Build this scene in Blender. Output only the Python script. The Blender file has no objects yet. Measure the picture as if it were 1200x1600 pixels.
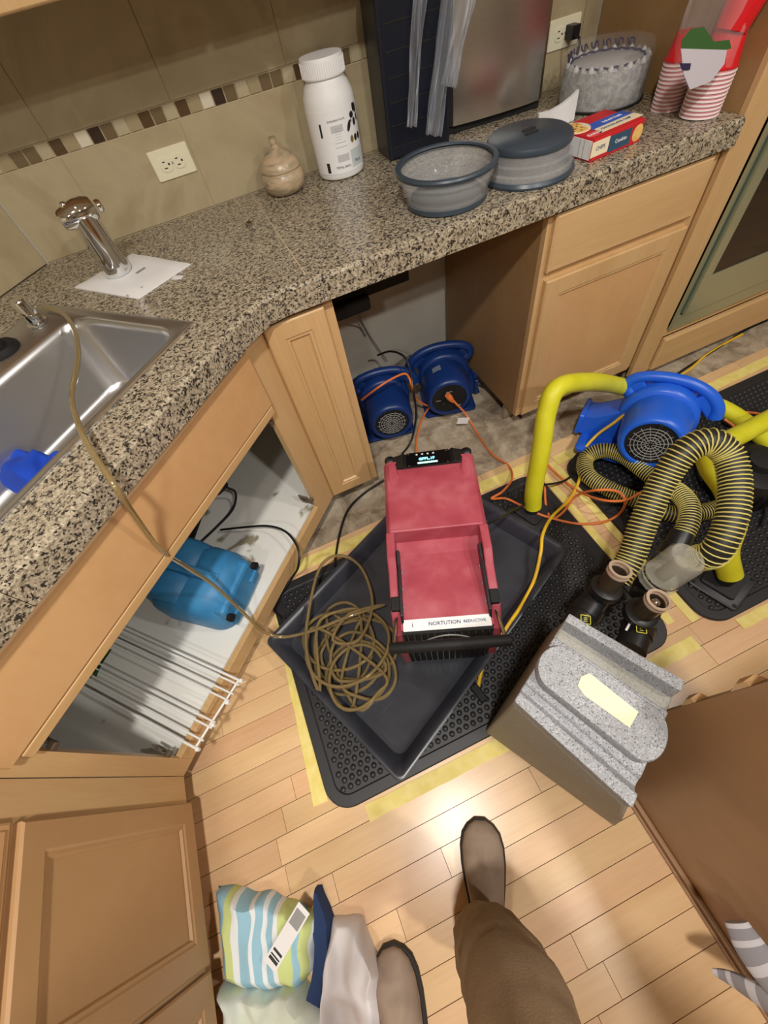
import bpy, bmesh, math, random
from mathutils import Vector, Matrix
random.seed(7)
PI = math.pi
SC = bpy.context.scene
COL = SC.collection

# ---------------------------------------------------------------- camera
cam_d = bpy.data.cameras.new('camera')
cam = bpy.data.objects.new('camera', cam_d); COL.objects.link(cam); SC.camera = cam
cam_d.sensor_fit = 'VERTICAL'; cam_d.sensor_height = 36.0; cam_d.lens = 635.0 / 1600 * 36
cam_d.clip_start = 0.02; cam_d.clip_end = 60
CR = [[0.909228, -0.390402, -0.144534], [-0.403697, -0.742086, -0.535105], [0.101649, 0.54488, -0.83233]]
right, down, fwd = Vector(CR[0]), Vector(CR[1]), Vector(CR[2])
M4 = Matrix((right, -down, -fwd)).transposed().to_4x4()
M4.translation = Vector((0, 0, 1.3964))
cam.matrix_world = M4

# ---------------------------------------------------------------- world, lamps, exposure
world = bpy.data.worlds.new('world'); SC.world = world; world.use_nodes = True
world.node_tree.nodes['Background'].inputs[0].default_value = (1.0, 0.97, 0.93, 1)
world.node_tree.nodes['Background'].inputs[1].default_value = 0.05
SC.view_settings.view_transform = 'Standard'; SC.view_settings.look = 'None'
SC.view_settings.gamma = 1.0; SC.view_settings.use_curve_mapping = False
SC.view_settings.exposure = 0.22
WARM = (1.0, 0.955, 0.89)
def lamp(name, loc, power, size):
    d = bpy.data.lights.new(name, 'AREA'); d.shape = 'DISK'; d.size = size; d.energy = power; d.color = WARM
    o = bpy.data.objects.new(name, d); COL.objects.link(o); o.location = loc
    return o
lamp('ceiling_lamp', (-0.13, -0.26, 2.40), 28, 0.13)
lamp('ceiling_lamp', (0.75, -1.05, 2.40), 22, 0.13)
lamp('ceiling_lamp', (1.55, -0.35, 2.40), 16, 0.13)
lamp('ceiling_lamp', (-0.75, -1.3, 2.40), 12, 0.13)

# ---------------------------------------------------------------- helpers: geometry lists (verts, faces)
def join(*gs):
    V, F = [], []
    for v, f in gs:
        n = len(V); V += list(v); F += [tuple(i + n for i in q) for q in f]
    return V, F
def xf(g, m):
    return [tuple(m @ Vector(v)) for v in g[0]], g[1]
def T(x=0, y=0, z=0, rx=0, ry=0, rz=0, s=1):
    return Matrix.Translation((x, y, z)) @ Matrix.Rotation(rz, 4, 'Z') @ Matrix.Rotation(ry, 4, 'Y') @ Matrix.Rotation(rx, 4, 'X') @ Matrix.Scale(s, 4)
def box(x0, x1, y0, y1, z0, z1):
    V = [(x, y, z) for z in (z0, z1) for y in (y0, y1) for x in (x0, x1)]
    return V, [(0, 2, 3, 1), (4, 5, 7, 6), (0, 1, 5, 4), (2, 6, 7, 3), (0, 4, 6, 2), (1, 3, 7, 5)]
def loft(rings, cap0=True, cap1=True, closed=True, loop=False):
    n = len(rings[0]); V = [tuple(p) for r in rings for p in r]; F = []
    m = len(rings)
    for i in range(m if loop else m - 1):
        a, b = i * n, ((i + 1) % m) * n
        for j in range(n if closed else n - 1):
            k = (j + 1) % n
            F.append((a + j, a + k, b + k, b + j))
    if cap0 and not loop: F.append(tuple(range(n))[::-1])
    if cap1 and not loop: F.append(tuple((m - 1) * n + j for j in range(n)))
    return V, F
def lathe(prof, n=32, cap0=True, cap1=True):
    return loft([[(r * math.cos(2 * PI * k / n), r * math.sin(2 * PI * k / n), z) for k in range(n)] for r, z in prof], cap0, cap1)
def prism(poly, z0, z1):
    return loft([[(x, y, z0) for x, y in poly], [(x, y, z1) for x, y in poly]])
def rrect(w, d, r, n=5, cx=0, cy=0):
    P = []
    for sx, sy, a0 in ((1, 1, 0), (-1, 1, 90), (-1, -1, 180), (1, -1, 270)):
        for k in range(n + 1):
            a = math.radians(a0 + 90 * k / n)
            P.append((cx + sx * (w / 2 - r) + r * math.cos(a), cy + sy * (d / 2 - r) + r * math.sin(a)))
    return P
def catmull(P, n=8, closed=False):
    P = [Vector(p) for p in P]; out = []; N = len(P)
    rng = range(N if closed else N - 1)
    for i in rng:
        p0 = P[(i - 1) % N] if (closed or i > 0) else P[0] * 2 - P[1]
        p1 = P[i]; p2 = P[(i + 1) % N]
        p3 = P[(i + 2) % N] if (closed or i < N - 2) else P[-1] * 2 - P[-2]
        for k in range(n):
            t = k / n
            out.append(0.5 * ((2 * p1) + (-p0 + p2) * t + (2 * p0 - 5 * p1 + 4 * p2 - p3) * t * t + (-p0 + 3 * p1 - 3 * p2 + p3) * t ** 3))
    if not closed: out.append(P[-1])
    return out
def frames(P, closed=False):
    T_ = []
    N = len(P)
    for i in range(N):
        a = P[(i - 1) % N] if (closed or i > 0) else P[i]; b = P[(i + 1) % N] if (closed or i < N - 1) else P[i]
        T_.append((b - a).normalized())
    u = T_[0].orthogonal().normalized(); fr = []
    for t in T_:
        u = (u - t * u.dot(t)).normalized(); fr.append((t, u, t.cross(u)))
    return fr
def tube(P, r, n=10, closed=False, smooth=6, flat=1.0):
    Q = catmull(P, smooth, closed) if smooth else [Vector(p) for p in P]
    fr = frames(Q, closed); rings = []
    for i, (q, (t, u, v)) in enumerate(zip(Q, fr)):
        rr = r(i / (len(Q) - 1)) if callable(r) else r
        rings.append([q + (u * math.cos(2 * PI * k / n) + v * math.sin(2 * PI * k / n) * flat) * rr for k in range(n)])
    return loft(rings, loop=closed)
def helix(P, R, pitch, r, n=5, per=14, smooth=10):
    Q = catmull(P, smooth); L = [0]
    for a, b in zip(Q, Q[1:]): L.append(L[-1] + (b - a).length)
    fr = frames(Q); out = []; turns = L[-1] / pitch; N = int(turns * per); j = 0
    for i in range(N + 1):
        s = L[-1] * i / N
        while j < len(L) - 2 and L[j + 1] < s: j += 1
        f = (s - L[j]) / max(1e-9, L[j + 1] - L[j])
        c = Q[j].lerp(Q[j + 1], f); u = fr[j][1].lerp(fr[j + 1][1], f).normalized(); t = fr[j][0].lerp(fr[j + 1][0], f).normalized(); v = t.cross(u)
        a = 2 * PI * i / per
        out.append(c + (u * math.cos(a) + v * math.sin(a)) * R)
    return tube(out, r, n, smooth=0)
def nested(w, h, lv, cap=True):
    # rectangles in x (0..w), z (0..h), proud along -y; lv = [(inset, depth)...]
    rings = [[(i, -d, i), (w - i, -d, i), (w - i, -d, h - i), (i, -d, h - i)] for i, d in lv]
    return loft(rings, True, cap)
def filled(outer, holes, z0, z1):
    bm = bmesh.new(); es = []
    for lp in [outer] + holes:
        vs = [bm.verts.new((x, y, z1)) for x, y in lp]
        for a, b in zip(vs, vs[1:] + vs[:1]): es.append(bm.edges.new((a, b)))
    bmesh.ops.triangle_fill(bm, use_beauty=True, use_dissolve=False, edges=es)
    # drop faces lying in holes
    def inside(p, poly):
        c = False; n = len(poly)
        for i in range(n):
            x0, y0 = poly[i]; x1, y1 = poly[(i + 1) % n]
            if (y0 > p[1]) != (y1 > p[1]) and p[0] < (x1 - x0) * (p[1] - y0) / (y1 - y0) + x0: c = not c
        return c
    bad = [f for f in bm.faces if any(inside(f.calc_center_median(), h) for h in holes)]
    if bad: bmesh.ops.delete(bm, geom=bad, context='FACES')
    r = bmesh.ops.extrude_face_region(bm, geom=bm.faces[:])
    for v in [g for g in r['geom'] if isinstance(g, bmesh.types.BMVert)]: v.co.z = z0
    bmesh.ops.recalc_face_normals(bm, faces=bm.faces[:])
    bm.verts.index_update()
    g = ([tuple(v.co) for v in bm.verts], [tuple(v.index for v in f.verts) for f in bm.faces]); bm.free()
    return g

# ---------------------------------------------------------------- helpers: objects
TM = {}
def mk(name, g, mat, parent=None, smooth=False, bevel=0, world=True, mats=None, sub=0):
    """one mesh object; geometry in world coordinates unless world=False (then in the thing's own)"""
    V, F = g; me = bpy.data.meshes.new(name); o = bpy.data.objects.new(name, me); COL.objects.link(o)
    if parent is None:
        if world:
            xs = [v[0] for v in V]; ys = [v[1] for v in V]; zs = [v[2] for v in V]
            c = Vector(((min(xs) + max(xs)) / 2, (min(ys) + max(ys)) / 2, min(zs)))
            V = [tuple(Vector(v) - c) for v in V]; o.location = c; TM[o.name] = Matrix.Translation(c)
        else: TM[o.name] = Matrix.Identity(4)
    else:
        o.parent = parent; TM[o.name] = TM[parent.name]
        if world:
            inv = TM[parent.name].inverted(); V = [tuple(inv @ Vector(v)) for v in V]
    me.from_pydata([tuple(v) for v in V], [], F); me.update()
    bm = bmesh.new(); bm.from_mesh(me); bmesh.ops.recalc_face_normals(bm, faces=bm.faces[:]); bm.to_mesh(me); bm.free()
    for m in (mats or [mat]): me.materials.append(m)
    if smooth:
        me.polygons.foreach_set('use_smooth', [True] * len(me.polygons))
        try: me.set_sharp_from_angle(angle=math.radians(40 if smooth is True else smooth))
        except Exception: pass
    if bevel:
        b = o.modifiers.new('bevel', 'BEVEL'); b.width = bevel; b.segments = 2; b.limit_method = 'ANGLE'; b.angle_limit = math.radians(38)
        b.harden_normals = False
    if sub:
        s = o.modifiers.new('sub', 'SUBSURF'); s.levels = sub; s.render_levels = sub
    return o
def tag(o, label, cat, group=None):
    o['label'] = label; o['category'] = cat
    if group: o['group'] = group
    return o
def thing(name, label, cat, loc=(0, 0, 0), rz=0, group=None, m=None):
    o = bpy.data.objects.new(name, None); COL.objects.link(o); o.empty_display_size = .05
    mm = m if m is not None else Matrix.Translation(loc) @ Matrix.Rotation(rz, 4, 'Z')
    o.matrix_world = mm; TM[o.name] = mm.copy()
    return tag(o, label, cat, group)
def struct(o): o['kind'] = 'structure'; return o
def lab(o, s): o['label'] = s; return o
def fontmesh(name, txt, size, mat, parent, m, world=False, ext=.0004, align='CENTER', bold=0):
    cu = bpy.data.curves.new('t', 'FONT'); cu.body = txt; cu.size = size; cu.extrude = ext; cu.align_x = align; cu.align_y = 'CENTER'; cu.resolution_u = 2
    cu.offset = bold
    to = bpy.data.objects.new('t', cu); COL.objects.link(to)
    dg = bpy.context.evaluated_depsgraph_get(); me = bpy.data.meshes.new_from_object(to.evaluated_get(dg))
    V = [tuple(m @ v.co) for v in me.vertices]; F = [tuple(p.vertices) for p in me.polygons]
    bpy.data.objects.remove(to); bpy.data.curves.remove(cu); bpy.data.meshes.remove(me)
    return mk(name, (V, F), mat, parent, world=world)

# ---------------------------------------------------------------- materials
def srgb(r, g, b):
    f = lambda c: (c / 255 / 12.92) if c / 255 <= .04045 else ((c / 255 + .055) / 1.055) ** 2.4
    return (f(r), f(g), f(b), 1)
def mat(name, col, rough=.5, metal=0, **k):
    m = bpy.data.materials.new(name); m.use_nodes = True; b = m.node_tree.nodes['Principled BSDF']
    b.inputs['Base Color'].default_value = col if len(col) == 4 else (*col, 1)
    b.inputs['Roughness'].default_value = rough; b.inputs['Metallic'].default_value = metal
    for a, v in k.items(): b.inputs[a.replace('_', ' ')].default_value = v
    return m
def nd(m, t, **k):
    n = m.node_tree.nodes.new(t)
    for a, v in k.items(): setattr(n, a, v)
    return n
def ramp(m, stops, interp='LINEAR'):
    r = nd(m, 'ShaderNodeValToRGB'); e = r.color_ramp.elements; r.color_ramp.interpolation = interp
    while len(e) < len(stops): e.new(.5)
    for x, (p, c) in zip(e, stops): x.position = p; x.color = c
    return r
def noisy(name, c1, c2, scale=8, rough=.5, stretch=(1, 1, 1), detail=4, bump=0, coord='Object', metal=0, c3=None, bscale=None, dist=0, **k):
    m = mat(name, c1, rough, metal, **k); L = m.node_tree.links; b = m.node_tree.nodes['Principled BSDF']
    tc = nd(m, 'ShaderNodeTexCoord'); mp = nd(m, 'ShaderNodeMapping'); mp.inputs['Scale'].default_value = stretch
    nz = nd(m, 'ShaderNodeTexNoise'); nz.inputs['Scale'].default_value = scale; nz.inputs['Detail'].default_value = detail; nz.inputs['Distortion'].default_value = dist
    st = [(.34, c1), (.66, c2)] if c3 is None else [(.3, c1), (.5, c2), (.72, c3)]
    r = ramp(m, st)
    L.new(tc.outputs[coord], mp.inputs[0]); L.new(mp.outputs[0], nz.inputs[0]); L.new(nz.outputs[0], r.inputs[0]); L.new(r.outputs[0], b.inputs['Base Color'])
    if bump:
        n2 = nd(m, 'ShaderNodeTexNoise'); n2.inputs['Scale'].default_value = bscale or scale * 3; n2.inputs['Detail'].default_value = 5
        bp = nd(m, 'ShaderNodeBump'); bp.inputs['Strength'].default_value = bump; bp.inputs['Distance'].default_value = .004
        L.new(mp.outputs[0], n2.inputs[0]); L.new(n2.outputs[0], bp.inputs['Height']); L.new(bp.outputs[0], b.inputs['Normal'])
    return m
def wood(name, c1, c2, axis='z', rough=.42, scale=7, rnd=0):
    st = {'x': (.12, 1.6, 1.6), 'y': (1.6, .12, 1.6), 'z': (1.6, 1.6, .12), 'd': (1, 1, .9)}[axis]
    m = mat(name, c1, rough); L = m.node_tree.links; b = m.node_tree.nodes['Principled BSDF']
    tc = nd(m, 'ShaderNodeTexCoord'); mp = nd(m, 'ShaderNodeMapping'); mp.inputs['Scale'].default_value = st
    oi = nd(m, 'ShaderNodeObjectInfo'); ad = nd(m, 'ShaderNodeVectorMath', operation='ADD'); ml = nd(m, 'ShaderNodeVectorMath', operation='SCALE')
    ml.inputs[0].default_value = (13, 7, 11); L.new(oi.outputs['Random'], ml.inputs['Scale'])
    L.new(tc.outputs['Object'], ad.inputs[0]); L.new(ml.outputs[0], ad.inputs[1]); L.new(ad.outputs[0], mp.inputs[0])
    n1 = nd(m, 'ShaderNodeTexNoise'); n1.inputs['Scale'].default_value = scale; n1.inputs['Detail'].default_value = 3; n1.inputs['Distortion'].default_value = .6
    n2 = nd(m, 'ShaderNodeTexNoise'); n2.inputs['Scale'].default_value = scale * 12; n2.inputs['Detail'].default_value = 4
    mx = nd(m, 'ShaderNodeMath', operation='MULTIPLY_ADD'); mx.inputs[1].default_value = .35; 
    L.new(mp.outputs[0], n1.inputs[0]); L.new(mp.outputs[0], n2.inputs[0]); L.new(n2.outputs[0], mx.inputs[0])
    m1 = nd(m, 'ShaderNodeMath', operation='MULTIPLY'); m1.inputs[1].default_value = .65; L.new(n1.outputs[0], m1.inputs[0]); L.new(m1.outputs[0], mx.inputs[2])
    r = ramp(m, [(.36, c1), (.64, c2)]); L.new(mx.outputs[0], r.inputs[0])
    out = r.outputs[0]
    if rnd:
        hs = nd(m, 'ShaderNodeHueSaturation'); mr = nd(m, 'ShaderNodeMapRange'); mr.inputs['To Min'].default_value = 1 - rnd; mr.inputs['To Max'].default_value = 1 + rnd
        L.new(oi.outputs['Random'], mr.inputs[0]); L.new(mr.outputs[0], hs.inputs['Value'])
        mr2 = nd(m, 'ShaderNodeMapRange'); mr2.inputs['To Min'].default_value = .492; mr2.inputs['To Max'].default_value = .506
        fr = nd(m, 'ShaderNodeMath', operation='MULTIPLY'); fr.inputs[1].default_value = 7.31; f2 = nd(m, 'ShaderNodeMath', operation='FRACT')
        L.new(oi.outputs['Random'], fr.inputs[0]); L.new(fr.outputs[0], f2.inputs[0]); L.new(f2.outputs[0], mr2.inputs[0]); L.new(mr2.outputs[0], hs.inputs['Hue'])
        L.new(out, hs.inputs['Color']); out = hs.outputs[0]
    L.new(out, b.inputs['Base Color'])
    return m
def granite(name):
    m = mat(name, (.4, .3, .2), .22); L = m.node_tree.links; b = m.node_tree.nodes['Principled BSDF']
    ge = nd(m, 'ShaderNodeNewGeometry')
    vo = nd(m, 'ShaderNodeTexVoronoi'); vo.inputs['Scale'].default_value = 270; vo.inputs['Randomness'].default_value = 1
    nz = nd(m, 'ShaderNodeTexNoise'); nz.inputs['Scale'].default_value = 95; nz.inputs['Detail'].default_value = 3
    sp = nd(m, 'ShaderNodeSeparateColor'); L.new(ge.outputs['Position'], vo.inputs[0]); L.new(ge.outputs['Position'], nz.inputs[0]); L.new(vo.outputs['Color'], sp.inputs[0])
    ad = nd(m, 'ShaderNodeMath', operation='MULTIPLY_ADD'); ad.inputs[1].default_value = .55; L.new(sp.outputs[0], ad.inputs[0])
    m1 = nd(m, 'ShaderNodeMath', operation='MULTIPLY_ADD'); m1.inputs[1].default_value = 1.1; m1.inputs[2].default_value = -.32; L.new(nz.outputs[0], m1.inputs[0]); L.new(m1.outputs[0], ad.inputs[2])
    r = ramp(m, [(.0, srgb(44, 42, 40)), (.29, srgb(88, 80, 70)), (.37, srgb(138, 126, 108)), (.52, srgb(168, 156, 134)), (.74, srgb(186, 174, 152)), (.9, srgb(204, 194, 174))], 'CONSTANT')
    L.new(ad.outputs[0], r.inputs[0]); L.new(r.outputs[0], b.inputs['Base Color'])
    return m
def speckle(name, base, dark, lite, scale=420, rough=.6, bump=.0):
    m = mat(name, base, rough); L = m.node_tree.links; b = m.node_tree.nodes['Principled BSDF']
    tc = nd(m, 'ShaderNodeTexCoord'); vo = nd(m, 'ShaderNodeTexVoronoi'); vo.inputs['Scale'].default_value = scale
    sp = nd(m, 'ShaderNodeSeparateColor'); L.new(tc.outputs['Object'], vo.inputs[0]); L.new(vo.outputs['Color'], sp.inputs[0])
    r = ramp(m, [(.0, dark), (.09, base), (.80, lite)], 'CONSTANT'); L.new(sp.outputs[0], r.inputs[0]); L.new(r.outputs[0], b.inputs['Base Color'])
    return m
M = {}
M['maple_z'] = wood('maple_z', srgb(196, 158, 108), srgb(208, 172, 124), 'z')
M['maple_x'] = wood('maple_x', srgb(196, 158, 108), srgb(208, 172, 124), 'x')
M['maple_flat'] = wood('maple_flat', srgb(200, 155, 106), srgb(208, 165, 116), 'd', scale=3)
M['tan_panel'] = wood('tan_panel', srgb(182, 142, 98), srgb(188, 148, 104), 'd', scale=2)
M['plank'] = wood('plank', srgb(214, 174, 128), srgb(226, 190, 146), 'x', rough=.28, rnd=.07)
M['bare_wood'] = wood('bare_wood', srgb(214, 172, 124), srgb(226, 188, 142), 'x', rough=.6)
M['floor_gap'] = mat('floor_gap', srgb(96, 62, 34), .7)
M['granite'] = granite('granite')
M['grout'] = mat('grout', srgb(205, 188, 156), .8)
M['tile'] = noisy('tile', srgb(166, 152, 120), srgb(178, 164, 132), 5, .35, c3=srgb(160, 142, 112), dist=1.2, coord='Object')
M['wall_grout'] = mat('wall_grout', srgb(184, 168, 136), .8)
M['white_paint'] = noisy('white_paint', srgb(226, 224, 214), srgb(214, 210, 198), 6, .6)
M['white_lam'] = noisy('white_lam', srgb(230, 230, 222), srgb(214, 212, 202), 5, .35, c3=srgb(232, 232, 226))
M['ceil'] = mat('ceil', srgb(214, 210, 200), .9)
M['wall_paint'] = mat('wall_paint', srgb(170, 158, 134), .9)
M['subfloor'] = noisy('subfloor', srgb(104, 88, 72), srgb(168, 152, 130), 11, .75, c3=srgb(204, 192, 170), bump=.5, bscale=60, dist=.6, detail=12)
M['steel'] = noisy('steel', srgb(216, 214, 208), srgb(226, 224, 220), 30, .26, stretch=(1, 1, 30), metal=1)
M['sink_steel'] = mat('sink_steel', srgb(203, 203, 204), .28, .95)
M['chrome'] = mat('chrome', srgb(225, 225, 225), .06, 1)
M['oven_steel'] = mat('oven_steel', srgb(184, 196, 176), .36, .8)
M['black_glass'] = mat('black_glass', (.006, .006, .006, 1), .05)
M['black_plastic'] = mat('black_plastic', srgb(24, 24, 26), .4)
M['black_rubber'] = mat('black_rubber', srgb(38, 38, 41), .48)
M['tray_plastic'] = noisy('tray_plastic', srgb(40, 42, 48), srgb(56, 58, 66), 6, .30, c3=srgb(48, 50, 57))
M['matte_black'] = mat('matte_black', srgb(14, 14, 15), .7)
M['red_plastic'] = noisy('red_plastic', srgb(160, 60, 74), srgb(172, 74, 88), 12, .5, c3=srgb(186, 100, 110), detail=8)
M['dark_red'] = mat('dark_red', srgb(90, 22, 30), .5)
M['white'] = mat('white', srgb(236, 236, 236), .5)
M['ivory'] = mat('ivory', srgb(232, 226, 196), .4)
M['navy_blue'] = mat('navy_blue', srgb(16, 48, 108), .38)
M['bright_blue'] = mat('bright_blue', srgb(32, 96, 214), .36)
M['teal_blue'] = noisy('teal_blue', srgb(48, 122, 174), srgb(62, 138, 190), 14, .5)
M['rag_blue'] = mat('rag_blue', srgb(20, 70, 190), .9)
M['grille_grey'] = mat('grille_grey', srgb(150, 150, 148), .5)
M['hose_yellow'] = noisy('hose_yellow', srgb(212, 208, 34), srgb(222, 218, 50), 20, .5)
M['rib_yellow'] = mat('rib_yellow', srgb(205, 192, 110), .5)
M['hose_black'] = mat('hose_black', srgb(32, 31, 28), .55)
M['cord_orange'] = mat('cord_orange', srgb(226, 122, 58), .5)
M['cord_yellow'] = mat('cord_yellow', srgb(236, 190, 44), .5)
M['brass'] = mat('brass', srgb(222, 196, 172), .2, .5)
M['tape'] = noisy('tape', srgb(226, 206, 112), srgb(236, 220, 140), 30, .6)
M['granite_plastic'] = speckle('granite_plastic', srgb(146, 147, 151), srgb(98, 99, 102), srgb(170, 171, 175), 560)
M['grey_body'] = speckle('grey_body', srgb(146, 144, 136), srgb(132, 130, 122), srgb(154, 152, 144))
M['lime'] = mat('lime', srgb(240, 232, 60), .5)
def glassy(name, col, rough=.1, alpha=1.0, trans=.9, ior=1.3):
    return mat(name, col, rough, 0, Transmission_Weight=trans, IOR=ior, Alpha=alpha)
M['tube'] = glassy('tube', srgb(196, 176, 136), .15, trans=.35)
M['tube_coil'] = mat('tube_coil', srgb(176, 154, 108), .10, 0, Transmission_Weight=.6, IOR=1.3, Coat_Weight=1.0, Coat_Roughness=.03)
M['jar'] = glassy('jar', srgb(226, 222, 206), .08, trans=.3, alpha=.34)
M['film'] = glassy('film', srgb(245, 245, 250), .08, alpha=.07, trans=.0)
M['smoke_silicone'] = glassy('smoke_silicone', srgb(196, 198, 200), .12, alpha=.27, trans=.0)
M['slate'] = mat('slate', srgb(58, 70, 82), .35)
M['ceramic'] = noisy('ceramic', srgb(120, 116, 98), srgb(196, 172, 140), 9, .3, stretch=(.8, .8, 4.5), c3=srgb(116, 114, 98), coord='Object', dist=1.2)
M['boot'] = noisy('boot', srgb(126, 106, 90), srgb(152, 132, 114), 9, .7, c3=srgb(112, 92, 78), bump=.25, bscale=30)
M['sole'] = mat('sole', srgb(34, 28, 24), .7)
M['trouser'] = noisy('trouser', srgb(144, 120, 92), srgb(152, 128, 98), 30, .9, bump=.2, bscale=300)
M['cake_side'] = noisy('cake_side', srgb(134, 134, 132), srgb(172, 172, 170), 60, .6, bump=1.0, bscale=90)
M['cake_top'] = mat('cake_top', srgb(190, 188, 188), .5)
M['purple'] = mat('purple', srgb(50, 40, 80), .5)
M['cup_red'] = mat('cup_red', srgb(214, 26, 36), .3)
M['cup_pink'] = mat('cup_pink', srgb(206, 140, 146), .5)
M['cup_white'] = mat('cup_white', srgb(240, 228, 228), .5)
M['pkg_red'] = mat('pkg_red', srgb(206, 34, 44), .4)
M['pkg_blue'] = mat('pkg_blue', srgb(52, 96, 200), .4)
M['pkg_navy'] = mat('pkg_navy', srgb(50, 84, 108), .4)
M['pkg_cream'] = mat('pkg_cream', srgb(240, 226, 196), .5)
M['cookie'] = noisy('cookie', srgb(222, 170, 90), srgb(240, 200, 120), 60, .6)
M['choc'] = mat('choc', srgb(92, 52, 30), .6)
M['green'] = mat('green', srgb(58, 100, 52), .4)
M['leaf'] = mat('leaf', srgb(60, 110, 50), .5)
M['navy_cloth'] = mat('navy_cloth', srgb(38, 58, 98), .95)
M['white_cloth'] = noisy('white_cloth', srgb(226, 222, 224), srgb(236, 232, 234), 8, .95)
M['rust'] = noisy('rust', srgb(70, 58, 46), srgb(120, 104, 84), 60, .7)
M['light_emit'] = mat('light_emit', (1, .9, .75, 1), .5, Emission_Color=(1, .9, .76, 1), Emission_Strength=6)
M['brown_panel'] = wood('brown_panel', srgb(150, 112, 78), srgb(158, 120, 84), 'd', scale=2)
M['fold'] = glassy('fold', srgb(225, 230, 240), .1, alpha=.20, trans=0)
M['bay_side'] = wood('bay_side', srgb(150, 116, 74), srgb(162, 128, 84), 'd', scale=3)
M['stained_white'] = noisy('stained_white', srgb(150, 140, 118), srgb(232, 231, 224), 7, .4, detail=14, dist=.4)
_r = [n for n in M['stained_white'].node_tree.nodes if n.type == 'VALTORGB'][0].color_ramp; _r.elements[0].position = .30; _r.elements[1].position = .345
_n = [n for n in M['subfloor'].node_tree.nodes if n.type == 'TEX_NOISE'][0]; _n.inputs['Roughness'].default_value = .72
M['skin'] = mat('skin', srgb(214, 166, 138), .55, Subsurface_Weight=.1)
M['shirt'] = noisy('shirt', srgb(60, 66, 76), srgb(70, 76, 88), 20, .9)
M['hair'] = noisy('hair', srgb(52, 38, 28), srgb(74, 54, 40), 40, .8)
M['bag_clear'] = glassy('bag_clear', srgb(250, 246, 246), .06, alpha=.13, trans=0)

# ================================================================ THE SETTING
PW = 0.0638
fl = struct(mk('floor', box(-1.45, 3.4, -3.2, 1.66, -.05, -.021), M['floor_gap']))
Yedge = -.005 + 14 * PW
# planks: rows along X
known = {-4: -.272, -7: .096, -2: .195, 2: -.45, -1: -.522, 0: .34, 1: .15, -3: .62, -5: -.05, -6: .52, 12: .95, 13: 1.25, 3: .92}
pm = M['plank']; rr = random.Random(3)
for k in range(-24, 14):
    y0, y1 = -.005 + k * PW + .0007, -.005 + (k + 1) * PW - .0007
    j = known.get(k, rr.uniform(-.5, .6))
    js = [j]; a = j
    while a > -.4: a -= rr.uniform(.55, .95); js.append(a)
    a = j
    while a < 3.0: a += rr.uniform(.5, .95); js.append(a)
    cuts = [-.95] + sorted(q for q in js if -.85 < q < 3.2) + [3.38]
    for a, b in zip(cuts, cuts[1:]):
        mk('plank', box(a + .0006, b - .0006, y0, y1, -.02, rr.uniform(-.0006, 0)), pm, fl)
sub = struct(mk('floor_subfloor', box(-1.36, 3.38, Yedge + .002, 1.66, -.021, -.012), M['subfloor']))
sub.name = 'subfloor'
struct(mk('ceiling', box(-1.45, 3.4, -3.2, 1.72, 2.45, 2.5), M['ceil']))
struct(mk('wall_left', box(-1.45, -1.40, -3.2, 1.72, -.05, 2.45), M['wall_paint']))
struct(mk('wall_right', box(3.4, 3.45, -3.2, 1.72, -.05, 2.45), M['wall_paint']))
struct(mk('wall_front', box(-1.45, 3.4, -3.25, -3.2, -.05, 2.45), M['wall_paint']))
wb = struct(mk('wall_back', box(-1.45, 3.4, 1.662, 1.72, -.05, 2.45), M['white_paint']))
mk('tile_backing', box(-.50, 1.43, 1.6565, 1.6625, .905, 2.1), M['wall_grout'], wb)
G = .0012
for k in range(-2, 5):
    x0, x1 = .036 + k * .3335, .036 + (k + 1) * .3335
    x0 = max(x0, -.504); x1 = min(x1, 1.43)
    if x1 - x0 < .02: continue
    for z0, z1 in ((.915, 1.122), (1.158, 1.49), (1.4925, 1.82)):
        o = mk('wall_tile', box(x0 + G, x1 - G, 1.6535, 1.657, z0 + G, z1 - G), M['tile'], wb)
mz = {'mid': mat('mosaic_taupe', srgb(112, 96, 70), .2), 'dark': mat('mosaic_brown', srgb(88, 68, 46), .18), 'vdark': mat('mosaic_umber', srgb(58, 46, 38), .15),
      'white': mat('mosaic_white', srgb(214, 206, 184), .3), 'lite': mat('mosaic_stone', srgb(178, 166, 136), .4), 'dull': mat('mosaic_crackle', srgb(158, 142, 108), .5)}
seq = ['dark', 'mid', 'lite', 'dark', 'dull', 'white', 'vdark', 'mid', 'lite', 'dull']
for i in range(-3, 53):
    x = -.392 + i * .0347
    if x > 1.41 or x < -.49: continue
    c = seq[i % 10]
    if c == 'dark' and (i // 10) % 2 == 0 and i % 10 == 0: c = 'mid'
    mk('mosaic_tile', box(x - .0155, x + .0155, 1.6528, 1.657, 1.1255, 1.1555), mz[c], wb)
# corner wall at 45 degrees behind the sink
CW = Matrix.Translation((-1.36, .797, 0)) @ Matrix.Rotation(PI / 4, 4, 'Z')
wc = struct(mk('wall_corner', xf(box(0, 1.212, .009, .05, -.05, 2.45), CW), M['wall_paint']))
for k in range(4):
    x1 = 1.208 - k * .3335; x0 = max(x1 - .3335, .01)
    for z0, z1 in ((.915, 1.122), (1.158, 1.49), (1.4925, 1.82)):
        mk('wall_tile', xf(box(x0 + G, x1 - G, 0, .009, z0 + G, z1 - G), CW), M['tile'], wc)
for i in range(34):
    x = 1.19 - i * .0347
    mk('mosaic_tile', xf(box(x - .0155, x + .0155, -.001, .008, 1.1255, 1.1555), CW), mz[seq[(-i * 3) % 10]], wc)

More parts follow.
